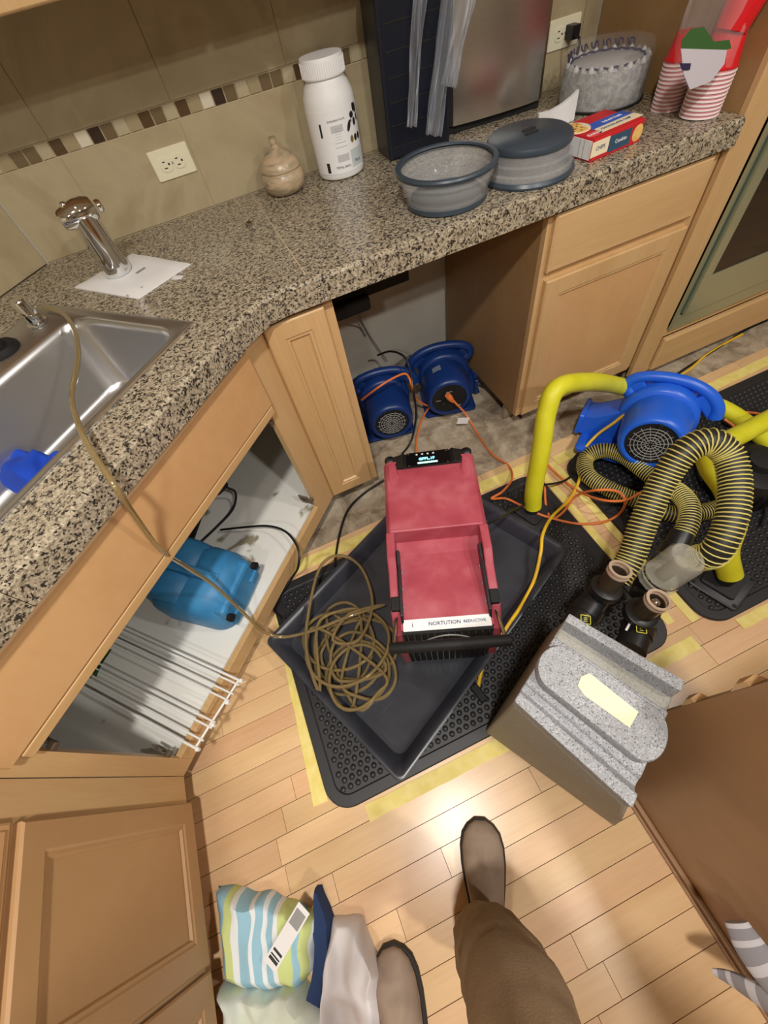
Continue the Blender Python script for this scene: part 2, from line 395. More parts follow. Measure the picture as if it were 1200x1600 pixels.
# ================================================================ CABINETS
def panel_door(name, w, h, m, parent, mtx, lv=None, mt='maple_z', t=.019, fr=.052, flatp=True, pm=None):
    d = mk(name, xf(nested(w, h, [(0, 0), (0, t - .004), (.004, t), (fr, t), (fr + .004, t - .003), (fr + .010, t - .003), (fr + .014, t - .009)], cap=False), mtx), M[mt], parent)
    mk('door_panel', xf(nested(w - 2 * fr - .024, h - 2 * fr - .024, [(0, 0), (0, t - .0095)]), mtx @ Matrix.Translation((fr + .012, 0, fr + .012))), M[pm or mt], d)
    return d
FY = 1.034
# --- base cabinet with drawer and door, right of the dishwasher bay
cb = thing('base_cabinet', 'maple base cabinet with one drawer over one door, right of the open dishwasher bay', 'cabinet', (1.14, FY, .085))
I = Matrix.Identity(4)
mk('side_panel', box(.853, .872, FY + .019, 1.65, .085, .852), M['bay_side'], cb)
mk('side_panel', box(1.409, 1.427, FY + .019, 1.65, .085, .852), M['maple_flat'], cb)
mk('bottom_panel', box(.873, 1.408, FY + .02, 1.65, .085, .10), M['maple_flat'], cb)
ff = join(box(.853, .895, FY, FY + .019, .085, .852), box(1.388, 1.427, FY, FY + .019, .085, .852), box(.895, 1.388, FY, FY + .019, .085, .12), box(.895, 1.388, FY, FY + .019, .635, .70), box(.895, 1.388, FY, FY + .019, .80, .852))
mk('face_frame', ff, M['maple_z'], cb)
panel_door('door', .526, .56, None, cb, Matrix.Translation((.873, FY, .096)), pm='maple_flat')
mk('drawer_front', xf(nested(.526, .158, [(0, 0), (0, .014), (.007, .019), (.012, .019)]), Matrix.Translation((.868, FY, .682))), M['maple_x'], cb)
# --- narrow cabinet left of the bay
cn = thing('narrow_cabinet', 'narrow maple cabinet with a slim recessed panel door between sink corner and dishwasher bay', 'cabinet', (.10, FY, .085))
mk('side_panel', box(.187, .205, FY + .019, 1.65, .085, .852), M['maple_flat'], cn)
mk('face_frame', join(box(.012, .036, FY, FY + .019, .085, .852), box(.168, .205, FY, FY + .019, .085, .852), box(.036, .168, FY, FY + .019, .085, .13), box(.036, .168, FY, FY + .019, .80, .852)), M['maple_z'], cn)
panel_door('door', .168, .735, None, cn, Matrix.Translation((.010, FY, .10)), fr=.045)
# --- corner sink cabinet, face at 45 degrees
SF = Matrix.Translation((-.72, .302, 0)) @ Matrix.Rotation(PI / 4, 4, 'Z')
cs = thing('sink_cabinet', 'maple corner sink cabinet standing open without doors, white laminate inside', 'cabinet', m=Matrix.Translation((-.72, .302, .085)) @ Matrix.Rotation(PI / 4, 4, 'Z'))
Lf = 1.033
mk('face_frame', xf(join(box(0, .045, 0, .019, .085, .852), box(.930, Lf, 0, .019, .085, .852), box(.045, .930, 0, .019, .638, .672), box(.045, .930, 0, .019, .80, .852)), SF), M['maple_z'], cs)
mk('bottom_rail', xf(box(.045, .930, 0, .019, .085, .150), SF), M['maple_x'], cs, bevel=.001)
mk('lower_strip', xf(box(.040, .932, -.018, 0, .6395, .6640), SF), M['maple_x'], cs, bevel=.002)
mk('false_front', xf(nested(.915, .165, [(0, 0), (0, .016), (.003, .019)]), SF @ Matrix.Translation((.020, 0, .668))), M['maple_flat'], cs)
mk('cabinet_floor', prism([(-.716, .330), (-.0, 1.046), (.0, 1.63), (-.505, 1.63), (-1.34, .79), (-1.34, .33)], .125, .138), M['stained_white'], cs)
mk('side_liner', box(-.003, .009, 1.05, 1.64, .138, .852), M['white_lam'], cs)
mk('side_liner', box(-1.34, -.745, .305, .317, .138, .852), M['white_lam'], cs)
mk('back_liner', xf(box(.03, 1.185, -.014, -.002, .10, .85), CW), M['white_lam'], cs)
mk('back_liner', box(-.5, -.004, 1.640, 1.652, .10, .85), M['white_lam'], cs)
for x, z in ((.052, .2), (.052, .585), (.923, .2), (.923, .60)):   # leftover hinges
    s = 1 if x < .5 else -1
    g = join(box(x + s * .001 - .003, x + s * .001 + .003, .022, .062, z - .016, z + .016), xf(lathe([(.001, 0), (.012, 0), (.012, .008), (.001, .008)], 12), T(x - .004, .040, z, 0, PI / 2)), box(x - .008, x + .008, .004, .02, z - .007, z + .007))
    lab(mk('hinge', xf(g, SF), M['rust'], cs, bevel=.002), 'tarnished metal door hinge left without its door')
# --- left run cabinet
LF = Matrix.Translation((-.72, -1.3, 0)) @ Matrix.Rotation(PI / 2, 4, 'Z')
cl = thing('base_cabinet', 'maple base cabinet in the lower left corner with raised panel doors beside the towels', 'cabinet', (-.72, -.5, .085))
def L(a, b, z0, z1, d0=0, d1=.019):   # box by world y range
    return xf(box(a + 1.3, b + 1.3, d0, d1, z0, z1), LF)
mk('face_frame', join(L(.222, .300, .085, .852), L(-.125, -.105, .085, .852), L(-.545, -.50, .085, .852), L(-1.3, -.545, .085, .852), L(-.105, .222, .085, .115), L(-.105, .222, .620, .650), L(-.50, -.125, .085, .115), L(-.50, -.125, .620, .650), L(-.105, .222, .83, .852), L(-.50, -.125, .83, .852)), M['maple_z'], cl)
for y0, y1 in ((-.1095, .228), (-.505, -.1185)):
    panel_door('door', y1 - y0, .535, None, cl, LF @ Matrix.Translation((y0 + 1.3, 0, .092)), mt='tan_panel', fr=.048)
    mk('drawer_front', xf(nested(y1 - y0, .185, [(0, 0), (0, .014), (.004, .016), (.010, .016), (.014, .019), (.018, .019)]), LF @ Matrix.Translation((y0 + 1.3, 0, .645))), M['maple_flat'], cl)
mk('side_panel', box(-1.3, -.74, .284, .300, .085, .852), M['maple_flat'], cl)
mk('bottom_panel', box(-1.3, -.745, -1.3, .28, .085, .10), M['maple_flat'], cl)
# toe kicks
struct(mk('trim_toe_kick_sink', xf(box(-.03, 1.03, .09, .105, -.02, .084), SF), M['subfloor']))
struct(mk('trim_toe_kick_left', box(-.80, -.785, -1.3, .24, 0, .084), M['maple_flat']))
struct(mk('trim_toe_kick_back', box(.86, 1.42, 1.12, 1.135, -.02, .084), M['subfloor']))
# --- upper cabinet
cu = thing('upper_cabinet', 'maple wall cabinet hanging over the corner of the backsplash', 'cabinet', (-.3, 1.32, 1.364))
mk('carcass', prism([(-.80, 1.34), (.25, 1.34), (.25, 1.652), (-.51, 1.652), (-.80, 1.366)], 1.366, 2.15), M['maple_flat'], cu)
mk('door', xf(nested(.545, .78, [(0, 0), (0, .016), (.004, .019)]), Matrix.Translation((-.30, 1.34, 1.364))), M['maple_z'], cu, bevel=.003)
mk('door', xf(nested(.495, .78, [(0, 0), (0, .016), (.004, .019)]), Matrix.Translation((-.80, 1.34, 1.364))), M['maple_z'], cu, bevel=.003)
cu2 = thing('upper_cabinet', 'maple wall cabinets hanging above the appliances and the cake, mostly above the view', 'cabinet', (.84, 1.32, 1.364))
mk('carcass', box(.255, 1.428, 1.34, 1.653, 1.366, 2.15), M['maple_flat'], cu2)
for k in range(2):
    mk('door', xf(nested(.580, .78, [(0, 0), (0, .016), (.004, .019)]), Matrix.Translation((.258 + k * .586, 1.34, 1.364))), M['maple_z'], cu2, bevel=.003)
# --- tall oven cabinet
ct = thing('oven_cabinet', 'tall maple oven cabinet ending the worktop, with a drawer below the oven', 'cabinet', (1.43, 1.014, .02))
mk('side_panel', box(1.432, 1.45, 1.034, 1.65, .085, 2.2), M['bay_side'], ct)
mk('face_frame', join(box(1.432, 1.528, 1.014, 1.034, .035, 2.2), box(2.26, 2.35, 1.014, 1.034, .035, 2.2), box(1.528, 2.26, 1.014, 1.034, .205, .235), box(1.528, 2.26, 1.014, 1.034, 1.5, 1.6), box(1.528, 2.26, 1.014, 1.034, .035, .055)), M['maple_z'], ct, bevel=.002)
mk('drawer_front', xf(nested(.73, .155, [(0, 0), (0, .012), (.008, .019), (.014, .019)]), Matrix.Translation((1.53, 1.014, .045))), M['maple_x'], ct)
mk('side_panel', box(2.34, 2.36, 1.034, 1.65, .085, 2.2), M['maple_flat'], ct)
ov = thing('wall_oven', 'built-in wall oven with dark glass door in a brushed metal frame', 'oven', (1.9, 1.0, .24))
mk('oven_body', box(1.54, 2.25, 1.04, 1.6, .24, 1.45), M['black_plastic'], ov)
mk('oven_trim', join(box(1.532, 2.258, 1.0, 1.012, .238, .300), box(1.532, 1.545, 1.0, 1.012, .300, 1.3), box(2.245, 2.258, 1.0, 1.012, .3, 1.3)), M['oven_steel'], ov, bevel=.002)
dr = mk('oven_door', filled([(1.552, .308), (2.238, .308), (2.238, 1.0), (1.552, 1.0)], [[(1.618, .452), (2.18, .452), (2.18, .93), (1.618, .93)]], 0, 1), M['oven_steel'], ov) if 0 else None
dr = mk('oven_door', join(box(1.552, 2.238, .985, 1.012, .308, .450), box(1.552, 1.594, .985, 1.012, .450, 1.0), box(2.18, 2.238, .985, 1.012, .450, 1.0), box(1.594, 2.18, .985, 1.012, .93, 1.0)), M['oven_steel'], ov, bevel=.0015)
mk('door_glass', box(1.594, 2.18, .988, 1.01, .450, .93), M['black_glass'], dr)
# --- island with its end panel
isl = thing('kitchen_island', 'brown kitchen island end at the right edge with a chipped panel edge', 'island', (.403, -.07, 0))
mk('end_panel', box(.403, .422, -2.0, -.068, .0, .88), M['brown_panel'], isl)
mk('shoe_moulding', join(box(.391, .4025, -2.0, -.068, 0, .030), box(.384, .391, -2.0, -.068, 0, .014)), M['brown_panel'], isl, bevel=.003)
mk('island_body', box(.43, 1.15, -2.0, -.22, .0, .88), M['maple_flat'], isl)
mk('island_top', box(.39, 1.2, -2.02, -.20, .885, .925), M['granite'], isl, bevel=.006)
def notch(z):
    return join(box(.4035, .4225, -.0675, -.060, z - .018, z + .018))
for z in (.585, .735):
    lab(mk('chipped_edge', loft([[(.404, -.0676, z - .03), (.422, -.0676, z - .034), (.422, -.0676, z + .03), (.404, -.0676, z + .018)], [(.408, -.0610, z - .012), (.4225, -.0585, z - .020), (.4225, -.0585, z + .016), (.408, -.0610, z + .006)]]), M['bare_wood'], isl), 'pale splintered notch in the panel edge')

# ================================================================ WORKTOP AND SINK
wt = thing('worktop', 'speckled brown granite worktop running along the wall and around the sink corner', 'worktop', (0, 1.2, .852))
SK = Matrix.Translation((-.126, 1.001, 0)) @ Matrix.Rotation(PI / 4, 4, 'Z')
def sk2(poly): return [tuple((SK @ Vector((x, y, 0)))[:2]) for x, y in poly]
hole = sk2(rrect(.80, .49, .02, 3, -.42, .262))
FRT = [(1.43, 1.0035), (.085, 1.0035), (.035, .994), (-.020, .952), (-.504, .462), (-.69, .276), (-.69, -1.25)]
def off(P, d):   # offset the front line inward
    out = []
    for i, p in enumerate(P):
        a = Vector(P[max(i - 1, 0)]); b = Vector(P[min(i + 1, len(P) - 1)]); p = Vector(p)
        ns = []
        if i > 0: t = (p - a).normalized(); ns.append(Vector((t.y, -t.x)))
        if i < len(P) - 1: t = (b - p).normalized(); ns.append(Vector((t.y, -t.x)))
        n = ns[0] if len(ns) == 1 else (ns[0] + ns[1]) / (1 + ns[0].dot(ns[1]))
        out.append(tuple(p + n * d))
    return out
IN = off(FRT, .030)
left = [(.158, 1.650), (-.503, 1.650), (-1.355, .80), (-1.355, -1.25)] + IN[:0:-1] + [(.158, IN[0][1])]
mk('granite_slab', filled(left, [hole], .875, .914), M['granite'], wt, bevel=.001)
mk('granite_slab', box(.1605, 1.43, IN[0][1], 1.3085, .875, .914), M['granite'], wt, bevel=.001)
mk('granite_slab', box(.1605, 1.43, 1.3108, 1.650, .875, .914), M['granite'], wt, bevel=.001)
mk('grout_bed', join(box(.15, .17, 1.03, 1.648, .87, .9128), box(.165, 1.42, 1.30, 1.32, .87, .9128)), M['grout'], wt)
mk('build_up', join(box(.21, 1.43, 1.04, 1.64, .853, .8745), xf(box(.0, 1.0, .03, .10, .853, .8745), SF)), M['maple_flat'], wt)
def edge_piece(a, b, ia, ib):
    ring = lambda p, q: [(p[0], p[1], .852), (p[0], p[1], .906), (p[0] + (q[0] - p[0]) * .09, p[1] + (q[1] - p[1]) * .09, .9115), (p[0] + (q[0] - p[0]) * .3, p[1] + (q[1] - p[1]) * .3, .9142), (q[0], q[1], .9142), (q[0], q[1], .852)]
    mk('granite_edge', loft([ring(a, ia), ring(b, ib)]), M['granite'], wt)
for (a, b, ia, ib) in zip(FRT, FRT[1:], IN, IN[1:]):
    A, B, IA, IB = map(Vector, (a, b, ia, ib)); n = max(1, round((B - A).length / .305))
    for k in range(n):
        e = .0006 / (B - A).length
        s, t = k / n + e, (k + 1) / n - e
        edge_piece(A.lerp(B, s), A.lerp(B, t), IA.lerp(IB, s), IA.lerp(IB, t))
sk = thing('sink', 'large stainless steel drop-in sink set diagonally in the corner of the worktop', 'sink', m=Matrix.Translation((-.126, 1.001, .70)) @ Matrix.Rotation(PI / 4, 4, 'Z'))
def rr2(w, d, r, cx, cy, z, n=8): return [(x, y, z) for x, y in rrect(w, d, r, n, cx, cy)]
ocx, ocy = -.42, .265
icx, icy = -.42, .200
rings = [rr2(.840, .530, .004, ocx, ocy, .9146), rr2(.840, .530, .004, ocx, ocy, .9175), rr2(.832, .522, .006, ocx, ocy, .9195), rr2(.820, .510, .01, ocx, ocy, .9175),
         rr2(.790, .362, .06, icx, icy, .9172), rr2(.780, .352, .06, icx, icy, .913), rr2(.770, .342, .06, icx, icy, .895), rr2(.752, .325, .07, icx, icy, .745), rr2(.735, .308, .08, icx, icy, .727), rr2(.69, .27, .08, icx, icy, .722), rr2(.12, .12, .055, icx + .02, icy, .716)]
mk('basin', xf(loft(rings, False, True), SK), M['sink_steel'], sk, smooth=50)
dmx = SK @ Matrix.Translation((icx + .02, icy, .718))
mk('drain', xf(lathe([(.057, 0), (.057, .004), (.046, .003), (.040, -.004), (.002, -.006)], 28, True, False), dmx), M['chrome'], sk, smooth=True)
mk('drain_stopper', xf(lathe([(.030, -.003), (.030, .003), (.010, .006), (.006, .014), (.001, .015)], 20), dmx), M['black_plastic'], sk, smooth=True)

# ================================================================ THINGS ON THE WORKTOP
CT = .9145
# outlets
def outlet(m, label, plug=False):
    o = thing('outlet', label, 'outlet', m=m, group=None)
    mk('cover_plate', xf(loft([[(x, -d, z) for x, z in rrect(w, h, .004, 3)] for w, h, d in ((.116, .070, 0), (.116, .070, .003), (.112, .066, .0055))]), I), M['ivory'], o, world=False)
    for sx in (-.0195, .0195):
        s = mk('socket', loft([[(sx + x, -d, z) for x, z in rrect(.034, .033, .012, 4)] for d in (.005, .0075)]), M['ivory'], o, world=False)
        mk('slot', join(box(sx - .008, sx - .001, -.0079, -.0074, .006, .0085), box(sx - .008, sx + .001, -.0079, -.0074, -.0085, -.006), box(sx + .006, sx + .011, -.0079, -.0074, -.0025, .0025)), M['black_plastic'], s, world=False)
    mk('screw', lathe([(.001, 0), (.003, 0), (.003, .001), (.001, .0012)], 10), M['grille_grey'], o, world=False).matrix_local = Matrix.Translation((0, -.0055, 0)) @ Matrix.Rotation(PI / 2, 4, 'X')
    return o
outlet(Matrix.Translation((-.029, 1.6535, 1.043)), 'ivory double outlet cover on the tiled backsplash below the mosaic strip')
outlet(Matrix.Translation((1.298, 1.6535, 1.045)), 'ivory outlet half hidden behind the stainless appliance, black plug in it')
pl = tag(mk('power_plug', join(box(1.300, 1.330, 1.612, 1.648, 1.030, 1.062), tube([(1.307, 1.615, 1.045), (1.312, 1.585, 1.03), (1.318, 1.60, .98), (1.30, 1.61, .925)], .004, 8)), M['black_plastic'], bevel=.004), 'black plug and cord in the outlet behind the stainless appliance', 'plug')

# towel packet and chrome faucet standing on it
pk = thing('paper_packet', 'flat white paper packet lying on the worktop under the chrome faucet body', 'packet', (-.25, 1.37, CT))
def quadsheet(c, z, t, nx=10, ny=10, amp=.002, seed=1, r=0):
    c = [Vector(p) for p in c]; rg = random.Random(seed); ph = [rg.uniform(0, 6) for _ in range(6)]
    V = []; F = []
    for s in (1, 0):
        for i in range(nx + 1):
            for j in range(ny + 1):
                u, v = i / nx, j / ny
                p = c[0].lerp(c[1], u).lerp(c[3].lerp(c[2], u), v)
                e = min(u, 1 - u, v, 1 - v); h = amp * (math.sin(u * 9 + ph[0]) * math.sin(v * 8 + ph[1]) + .6 * math.sin(u * 17 + v * 5 + ph[2]))
                V.append((p.x, p.y, z + (t * min(1, .35 + e * 9) + abs(h) if s else 0)))
    n = (nx + 1) * (ny + 1)
    for s in (0, 1):
        for i in range(nx):
            for j in range(ny):
                a = s * n + i * (ny + 1) + j
                q = (a, a + 1, a + ny + 2, a + ny + 1); F.append(q if s else q[::-1])
    bd = [i * (ny + 1) for i in range(nx + 1)] + [nx * (ny + 1) + j for j in range(1, ny + 1)] + [i * (ny + 1) + ny for i in range(nx - 1, -1, -1)] + [j for j in range(ny - 1, 0, -1)]
    for a, b in zip(bd, bd[1:] + bd[:1]): F.append((a, b, b + n, a + n))
    return V, F
mk('packet_body', quadsheet([(-.413, 1.405, 0), (-.245, 1.500, 0), (-.094, 1.300, 0), (-.245, 1.210, 0)], CT, .007, amp=.0015), M['white'], pk, smooth=True)
mk('tear_tab', join(xf(box(0, .028, 0, .016, 0, .002), T(-.152, 1.252, CT, 0, 0, -.6))), M['white'], pk)
mk('print_mark', xf(box(0, .030, 0, .008, 0, .0004), T(-.235, 1.338, CT + .0092, 0, 0, .55)), M['grille_grey'], pk)
for i in range(5):
    mk('print_mark', xf(box(0, .006, 0, .004, 0, .0004), T(-.270 + i * .010, 1.232 + i * .004, CT + .0078, 0, 0, .5)), M['grille_grey'], pk) if i % 2 == 0 else None
fc = thing('chrome_faucet', 'chrome single-column faucet body standing on the white paper packet', 'faucet', (-.283, 1.385, CT + .009))
mk('column', lathe([(.001, 0), (.034, 0), (.037, .004), (.037, .012), (.034, .04), (.032, .10), (.031, .135), (.001, .137)], 36), M['chrome'], fc, smooth=True, world=False)
mk('valve_head', join(xf(lathe([(.001, -.050), (.016, -.050), (.021, -.044), (.027, -.018), (.030, .0), (.028, .022), (.023, .036), (.001, .038)], 28), T(0, 0, .142, 0, PI / 2, .35)), lathe([(.0285, .118), (.029, .150), (.024, .160), (.001, .162)], 28)), M['chrome'], fc, smooth=True, world=False)
mk('knob', xf(lathe([(.001, .044), (.013, .044), (.014, .050), (.012, .056), (.001, .058)], 20), T(0, 0, .140, 0, PI / 2, .35)), M['chrome'], fc, smooth=True, world=False)
mk('knob', xf(lathe([(.001, 0), (.009, 0), (.010, .012), (.006, .018), (.001, .019)], 20), T(-.020, -.008, .155)), M['chrome'], fc, smooth=True, world=False)
tag(mk('metal_nut', xf(join(lathe([(.004, 0), (.008, 0), (.008, .014), (.004, .014)], 6, False, False), lathe([(.004, 0), (.004, .014)], 6, False, False), loft([[(r * math.cos(k * PI / 3), r * math.sin(k * PI / 3), .014) for k in range(6)] for r in (.004, .008)], False, False)), T(.093, 1.400, CT + .008, 0, PI / 2, .5)), M['chrome']), 'small metal nut lying loose on the worktop below the outlet', 'nut')
# soap dispenser and black gasket on the sink deck
sd = thing('soap_dispenser', 'short chrome soap dispenser post on the back deck of the sink', 'dispenser', (-.503, 1.268, .9185))
mk('flange', lathe([(.001, 0), (.025, 0), (.025, .004), (.018, .006), (.001, .006)], 28), M['chrome'], sd, smooth=True, world=False)
mk('post', lathe([(.001, .006), (.0185, .006), (.018, .058), (.015, .062), (.001, .063)], 28), M['chrome'], sd, smooth=True, world=False)
bg = thing('faucet_gasket', 'black plastic faucet escutcheon on the sink deck at the left edge', 'faucet part', (-.585, 1.188, .9185))
mk('ring', xf(lathe([(.020, 0), (.044, 0), (.044, .006), (.036, .014), (.020, .014)], 30, False, False), I), M['matte_black'], bg, smooth=True, world=False)
mk('lever', join(lathe([(.001, 0), (.019, 0), (.020, .020), (.016, .028), (.001, .030)], 24), xf(box(-.008, .055, -.009, .009, .020, .030), T(rz=2.4))), M['matte_black'], bg, smooth=True, bevel=.002, world=False)

# ceramic jar
jr = thing('ceramic_jar', 'small round grey-brown ceramic jar with a marbled lid beside the white bottle', 'jar', (.262, 1.575, CT))
mk('jar_body', lathe([(.001, 0), (.042, 0), (.052, .004), (.064, .018), (.067, .034), (.063, .050), (.058, .056)], 36), M['ceramic'], jr, smooth=True, world=False)
mk('lid', lathe([(.058, .056), (.061, .060), (.059, .070), (.049, .085), (.034, .096), (.018, .103), (.011, .109), (.001, .110)], 36), M['ceramic'], jr, smooth=True, world=False)
mk('lid_knob', lathe([(.012, .106), (.010, .114), (.011, .124), (.010, .131), (.001, .133)], 20), M['ceramic'], jr, smooth=True, world=False)

# white supplement bottle
bt = thing('supplement_bottle', 'tall white plastic supplement bottle with printed label on the worktop', 'bottle', (.450, 1.572, CT), rz=-.20)
mk('bottle_body', lathe([(.001, 0), (.062, 0), (.070, .004), (.073, .012), (.0735, .160), (.071, .182), (.062, .202), (.054, .212), (.053, .225)], 48), M['white'], bt, smooth=True, world=False)
mk('cap', lathe([(.057, .217), (.060, .219), (.0605, .252), (.058, .257), (.001, .258)], 48), M['white'], bt, smooth=True, world=False)
mk('cap_ridges', join(*[xf(box(.0595, .0614, -.0007, .0007, .221, .250), T(rz=2 * PI * k / 60)) for k in range(60)]), M['white'], bt, world=False)
def wrap(a0, a1, z0, z1, mt, r=.0742, n=12, nm='label_print', par=None, sh=0):
    ring = lambda rr: [[(rr * math.cos(a0 + (a1 - a0) * k / n), rr * math.sin(a0 + (a1 - a0) * k / n), z + sh * k / n) for z in (z0, z1)] for k in range(n + 1)]
    A, B = ring(r), ring(r - .0006)
    V = [p for q in A for p in q] + [p for q in B for p in q]; N = 2 * (n + 1); F = []
    for k in range(n): F += [(2 * k, 2 * k + 2, 2 * k + 3, 2 * k + 1), (N + 2 * k, N + 2 * k + 1, N + 2 * k + 3, N + 2 * k + 2), (2 * k, N + 2 * k, N + 2 * k + 2, 2 * k + 2), (2 * k + 1, 2 * k + 3, N + 2 * k + 3, N + 2 * k + 1)]
    return mk(nm, (V, F), mt, par or bt, world=False, smooth=True)
D = math.radians
pgrey = mat('print_grey', srgb(196, 198, 202), .5); pdk = mat('print_black', srgb(34, 32, 34), .5); pgold = mat('print_gold', srgb(128, 108, 50), .5); pcol = mat('print_sky', srgb(196, 208, 210), .5)
wrap(D(200), D(330), .018, .160, mat('label_white', srgb(240, 240, 242), .45), .0739, 24, 'label')
wrap(D(262), D(290), .045, .062, pgrey); wrap(D(258), D(286), .112, .128, pgrey)
wrap(D(262), D(288), .088, .090, pgrey); wrap(D(262), D(289), .078, .080, pgrey)
wrap(D(232), D(237), .105, .135, pdk, n=3); wrap(D(232), D(240), .022, .046, pdk, n=3)
wrap(D(295), D(330), .024, .066, pcol, n=8)
def wrapoval(a, z, ra, rz, mt, rot=0, nm='label_print'):
    n = 14; V = []
    for rr in (.0749, .0742):
        for k in range(n):
            t = 2 * PI * k / n; x = ra * math.cos(t); y = rz * math.sin(t)
            x, y = x * math.cos(rot) - y * math.sin(rot), x * math.sin(rot) + y * math.cos(rot)
            aa = a + x / .0745; V.append((rr * math.cos(aa), rr * math.sin(aa), z + y))
    F = [tuple(range(n)), tuple(range(2 * n - 1, n - 1, -1))] + [(k, (k + 1) % n, n + (k + 1) % n, n + k) for k in range(n)]
    mk(nm, (V, F), mt, bt, world=False)
for a, z, ra, rz_, ro in ((302, .118, .0052, .013, -.5), (314, .138, .008, .007, 0), (320, .122, .006, .009, 0), (324, .150, .005, .010, .1), (331, .148, .005, .012, .2), (310, .127, .002, .004, 0), (333, .128, .004, .008, 0)):
    wrapoval(D(a), z, ra, rz_, pdk, ro)
wrapoval(D(305), .088, .006, .008, pgold); wrapoval(D(317), .088, .006, .008, pdk); wrapoval(D(329), .088, .006, .008, pdk)
def wraptext(t, a, z, size, mt, r=.0746):
    cu = bpy.data.curves.new('t', 'FONT'); cu.body = t; cu.size = size; cu.align_x = 'CENTER'; cu.resolution_u = 2; cu.extrude = .0003
    to = bpy.data.objects.new('t', cu); COL.objects.link(to); dg = bpy.context.evaluated_depsgraph_get(); me = bpy.data.meshes.new_from_object(to.evaluated_get(dg))
    V = [((r + v.co.z) * math.cos(a + v.co.x / r), (r + v.co.z) * math.sin(a + v.co.x / r), z + v.co.y) for v in me.vertices]; F = [tuple(p.vertices) for p in me.polygons]
    bpy.data.objects.remove(to); bpy.data.curves.remove(cu); mk('lettering', (V, F), mt, bt, world=False)
pt = mat('print_text', srgb(120, 120, 124), .5)
wraptext('SUPPLEMENT FACTS', D(273), .136, .0058, pt); wraptext('TOTAL 240 IU', D(273), .030, .0075, pdk); wraptext('Plant', D(312), .034, .012, pt)
for k in range(5): wraptext('...............', D(273), .120 - k * .006, .006, pt)

# collapsible bowls
def bowlprof(R, r, h, t=.003):
    o = [(.001, 0), (r, 0), (r + .004, .004), (r + .003, .010), (r + .008, .026), (r + .006, .030), (r + .012, .046), (r + .010, .050), (R - .006, h - .010), (R, h - .007), (R + .002, h - .002), (R, h), (R - .006, h)]
    return o
bw = thing('collapsible_bowl', 'open round collapsible bowl of smoky clear plastic with slate blue rim, worktop edge', 'bowl', (.600, 1.148, CT))
R1, r1, h1 = .122, .098, .084
mk('bowl_wall', lathe([(r1, .012), (r1 + .008, .014), (r1 + .010, .030), (r1 + .014, .034), (r1 + .016, .052), (R1 - .002, .056), (R1, h1 - .008), (R1 - .004, h1 - .008), (R1 - .006, .058), (r1 + .012, .053), (r1 + .010, .036), (r1 + .006, .031), (r1 + .004, .017), (r1 - .002, .014)], 56, False, False), M['smoke_silicone'], bw, smooth=True, world=False)
mk('base', lathe([(.001, 0), (r1, 0), (r1 + .008, .003), (r1 + .008, .013), (r1, .014), (r1 - .006, .006), (.001, .005)], 56), M['slate'], bw, smooth=True, world=False)
mk('rim', lathe([(R1 - .006, h1 - .010), (R1 + .006, h1 - .010), (R1 + .008, h1 - .004), (R1 + .006, h1), (R1 - .005, h1), (R1 - .008, h1 - .004)], 56, False, False), M['slate'], bw, smooth=True, world=False)
b2 = thing('collapsible_bowl', 'clear collapsible container with a slate blue vented lid between open bowl and cookie box', 'container', (.838, 1.142, CT))
mk('rim', lathe([(.108, 0), (.122, 0), (.124, .006), (.120, .013), (.108, .013)], 56, False, False), M['slate'], b2, smooth=True, world=False)
mk('container_wall', lathe([(.118, .010), (.117, .024), (.112, .028), (.111, .042), (.106, .046), (.104, .066), (.100, .066), (.102, .044), (.107, .041), (.108, .026), (.113, .023), (.114, .010)], 56, False, False), M['smoke_silicone'], b2, smooth=True, world=False)
ld = mk('lid', lathe([(.098, .062), (.106, .064), (.108, .070), (.105, .078), (.096, .083), (.001, .085)], 56), M['slate'], b2, smooth=True, world=False)
for s in (-1, 1):
    mk('vent', xf(loft([[(x, y, z) for x, y in rrect(.040, .016, .0078, 5)] for z in (0, .0015)]), T(.004 * s, s * .012, .0846, rz=.15)), mat('vent_dark', srgb(30, 38, 46), .4), ld, world=False)

# cookie package
ckm = Matrix.Translation((1.060, 1.142, CT)) @ Matrix.Rotation(.105, 4, 'Z')
ck = thing('cookie_box', 'red cookie box with blue and white label lying on the worktop', 'box', m=ckm)
cl_, cw_, ch_ = .172, .139, .048
mk('carton', box(-cl_ / 2 + .001, cl_ / 2, -cw_ / 2, cw_ / 2, 0, ch_), M['pkg_red'], ck, bevel=.002, world=False)
mk('end_flap', box(-cl_ / 2 - .001, -cl_ / 2 + .001, -cw_ / 2 + .006, cw_ / 2 - .006, .004, ch_ - .005), M['white'], ck, world=False)
mk('end_seams', join(*[box(-cl_ / 2 - .0014, -cl_ / 2 - .0008, y, y + .0015, .004, ch_ - .005) for y in (-.04, -.025, .01, .03)]), M['grille_grey'], ck, world=False)
mk('blue_banner', prism([(-.045, -.018), (.095, -.018), (.095, .020), (-.020, .020)], ch_, ch_ + .0006), M['pkg_blue'], ck, world=False)
mk('cream_banner', prism([(-.050, -.050), (.098, -.050), (.098, -.018), (-.038, -.018)], ch_, ch_ + .0007), M['pkg_cream'], ck, world=False)
mk('side_panel_print', join(box(-.030, .045, -cw_ / 2 - .0008, -cw_ / 2, .006, .040)), M['pkg_navy'], ck, world=False)
mk('side_label', box(-.090, -.032, -cw_ / 2 - .001, -cw_ / 2, .010, .042), M['pkg_cream'], ck, world=False)
mk('plate', xf(lathe([(.001, 0), (.042, 0), (.040, .001), (.001, .0012)], 28), T(-.060, .030, ch_)), M['pkg_cream'], ck, world=False)
